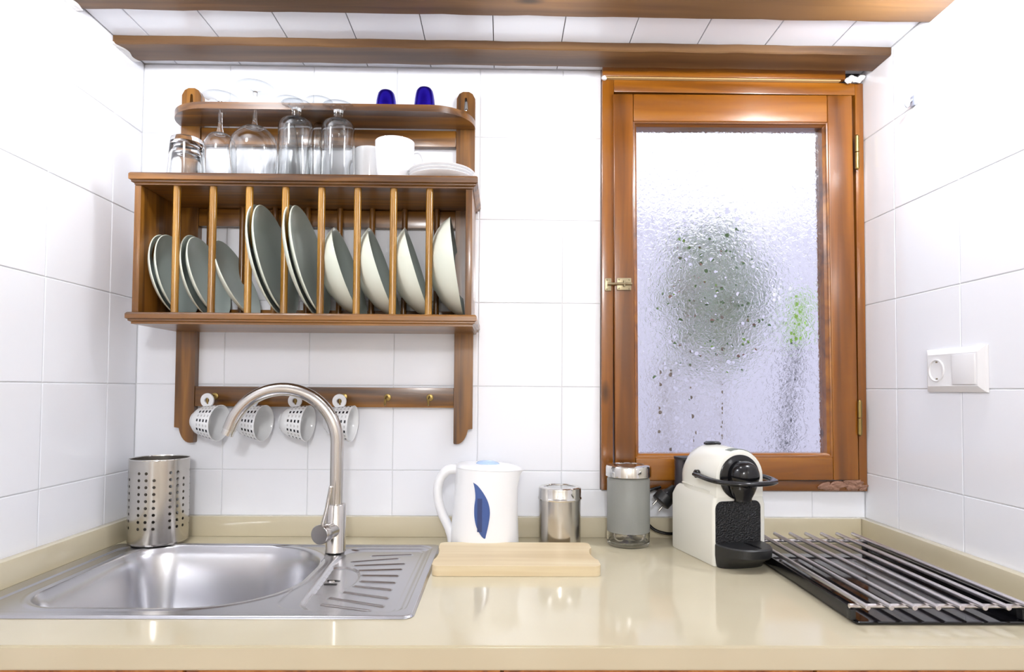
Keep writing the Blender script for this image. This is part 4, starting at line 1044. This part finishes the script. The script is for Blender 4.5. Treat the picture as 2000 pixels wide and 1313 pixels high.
for dz in (-.0165, .0165):
    bm = bmesh.new(); addbox(bm, XR-.0108, XR-.0088, yc-.003, yc+.003, zc+dz-.0015, zc+dz+.0015, .0003); mk('earth_clip', bm, M['iron'], so)
bm = bmesh.new(); addbox(bm, XR-.0135, XR-.010, -.380, -.3205, 1.2605, 1.3165, .001)
mk('rocker', bm, M['socketp'], sk)
t = thing('wall_hook', (XR, -.2, 1.855), 'tiny pale grey hook high up on the right wall', 'hook')
bm = bmesh.new(); addbox(bm, XR-.0035, XR-.0004, -.207, -.193, 1.852, 1.874, .001); mk('back_plate', bm, M['hookp'], t)
bm = bmesh.new(); tube(bm, smooth_path([(XR-.003, -.2, 1.866), (XR-.010, -.2, 1.860), (XR-.012, -.2, 1.852), (XR-.016, -.2, 1.851), (XR-.018, -.2, 1.858)], 4), .0022, 8); mk('hook', bm, M['hookp'], t)
# ------------------------------------------------------------------ lamps (out of frame)
for o in LAMP_OBJS:
    x, y, z = o.location
    t = thing('ceiling_lamp', (x, y, CEIL), ['white ceiling lamp above the hob', 'white ceiling lamp above the sink', 'white ceiling lamp above the middle of the worktop', 'added fill lamp, unseen in the room behind the camera'][LAMP_OBJS.index(o)], 'lamp')
    bm = bmesh.new(); lathe(bm, [(0, 0), (.045, 0), (.045, -.006), (.030, -.012), (.016, -.014), (.016, -.030), (0, -.030)], 32); mk('base', bm, M['plastic'], t, local=True)
# ------------------------------------------------------------------ outside the window
struct(box('wall_outside', (-1.2, 4.2), (1.5, 1.6), (0, 2.12), M['render'], bev=0))
struct(box('ground_outside', (-1.2, 4.2), (.141, 1.499), (-.05, 0), M['ground'], bev=0))
def leaves(name, centre, rad, n, mats, label, size=.035, seed=1, stem_to=0):
    rnd = random.Random(seed); t = thing(name, (centre[0], centre[1], 0), label, 'plant')
    bms = [bmesh.new() for _ in mats]
    for i in range(n):
        while True:
            p = Vector((rnd.uniform(-1, 1), rnd.uniform(-1, 1), rnd.uniform(-1, 1)))
            if p.length < 1: break
        p = Vector((p.x*rad[0], p.y*rad[1], p.z*rad[2]))
        c = Vector(centre)+p; k = rnd.randrange(len(mats)) if rnd.random() < .5 else 0
        a = rnd.uniform(0, 2*PI); d = Vector((math.cos(a), math.sin(a)*.6, rnd.uniform(-.7, .5))).normalized(); s = d.cross(Vector((0, .5, 1))).normalized(); L_ = size*rnd.uniform(.6, 1.3)
        u = d.cross(s)*.12*L_
        b = bms[k]; v = [b.verts.new(q) for q in (c, c+d*L_*.35+s*L_*.24-u, c+d*L_*.75+s*L_*.18, c+d*L_, c+d*L_*.75-s*L_*.18, c+d*L_*.35-s*L_*.24-u, c+d*L_*.5+u)]
        for q in ((0, 1, 6), (1, 2, 6), (2, 3, 6), (3, 4, 6), (4, 5, 6), (5, 0, 6)): b.faces.new([v[j] for j in q])
    for b, mm, nm in zip(bms, mats, ('foliage', 'young_foliage', 'dry_foliage')):
        tag(mk(nm, b, mm, t, smooth=False), kind='stuff')
    b = bmesh.new()
    for j in range(2):
        a = rnd.uniform(0, 6.28); tube(b, smooth_path([(centre[0]+.02*math.cos(a), centre[1]+.02*math.sin(a), .18), (centre[0]+.05*math.cos(a), centre[1]+.05*math.sin(a), centre[2]*.55), (centre[0]+rad[0]*.6*math.cos(a), centre[1]+rad[1]*.5*math.sin(a), centre[2]+rad[2]*.3)], 5), .006, 6)
    mk('stem', b, pmat('bark', (132, 118, 100), .8), t)
    b = bmesh.new(); lathe(b, [(0, 0), (.10, 0), (.14, .22), (.15, .22), (.15, .25), (.13, .25), (.125, .2), (0, .2)], 28, Matrix.Translation((centre[0], centre[1], .0005))); mk('pot', b, pmat('terracotta', (170, 96, 62), .7), t)
leaves('shrub', (1.335, .52, 1.55), (.17, .14, .26), 760, [M['leaf'], M['leaf2'], M['leaf3']], 'dark green shrub seen blurred through the textured window pane', seed=3)
leaves('shrub', (1.20, .50, 1.30), (.06, .07, .12), 16, [M['leaf'], M['leaf2'], M['leaf3']], 'thin lower shoots left of the blurred shrub outside the pane', seed=5, size=.03)
t = thing('garden_tool', (1.49, .34, 0), 'dark upright garden tool with a lime green grip, blurred behind the right of the pane', 'garden tool')
bm = bmesh.new(); tube(bm, [(1.36, .33, .002), (1.517, .34, 1.385)], .013, 14); mk('shaft', bm, M['post'], t)
bm = bmesh.new(); tube(bm, [(1.517, .34, 1.3855), (1.522, .34, 1.41), (1.532, .34, 1.49), (1.535, .34, 1.535)], [.014, .021, .021, .015], 16); mk('grip', bm, M['lime'], t)
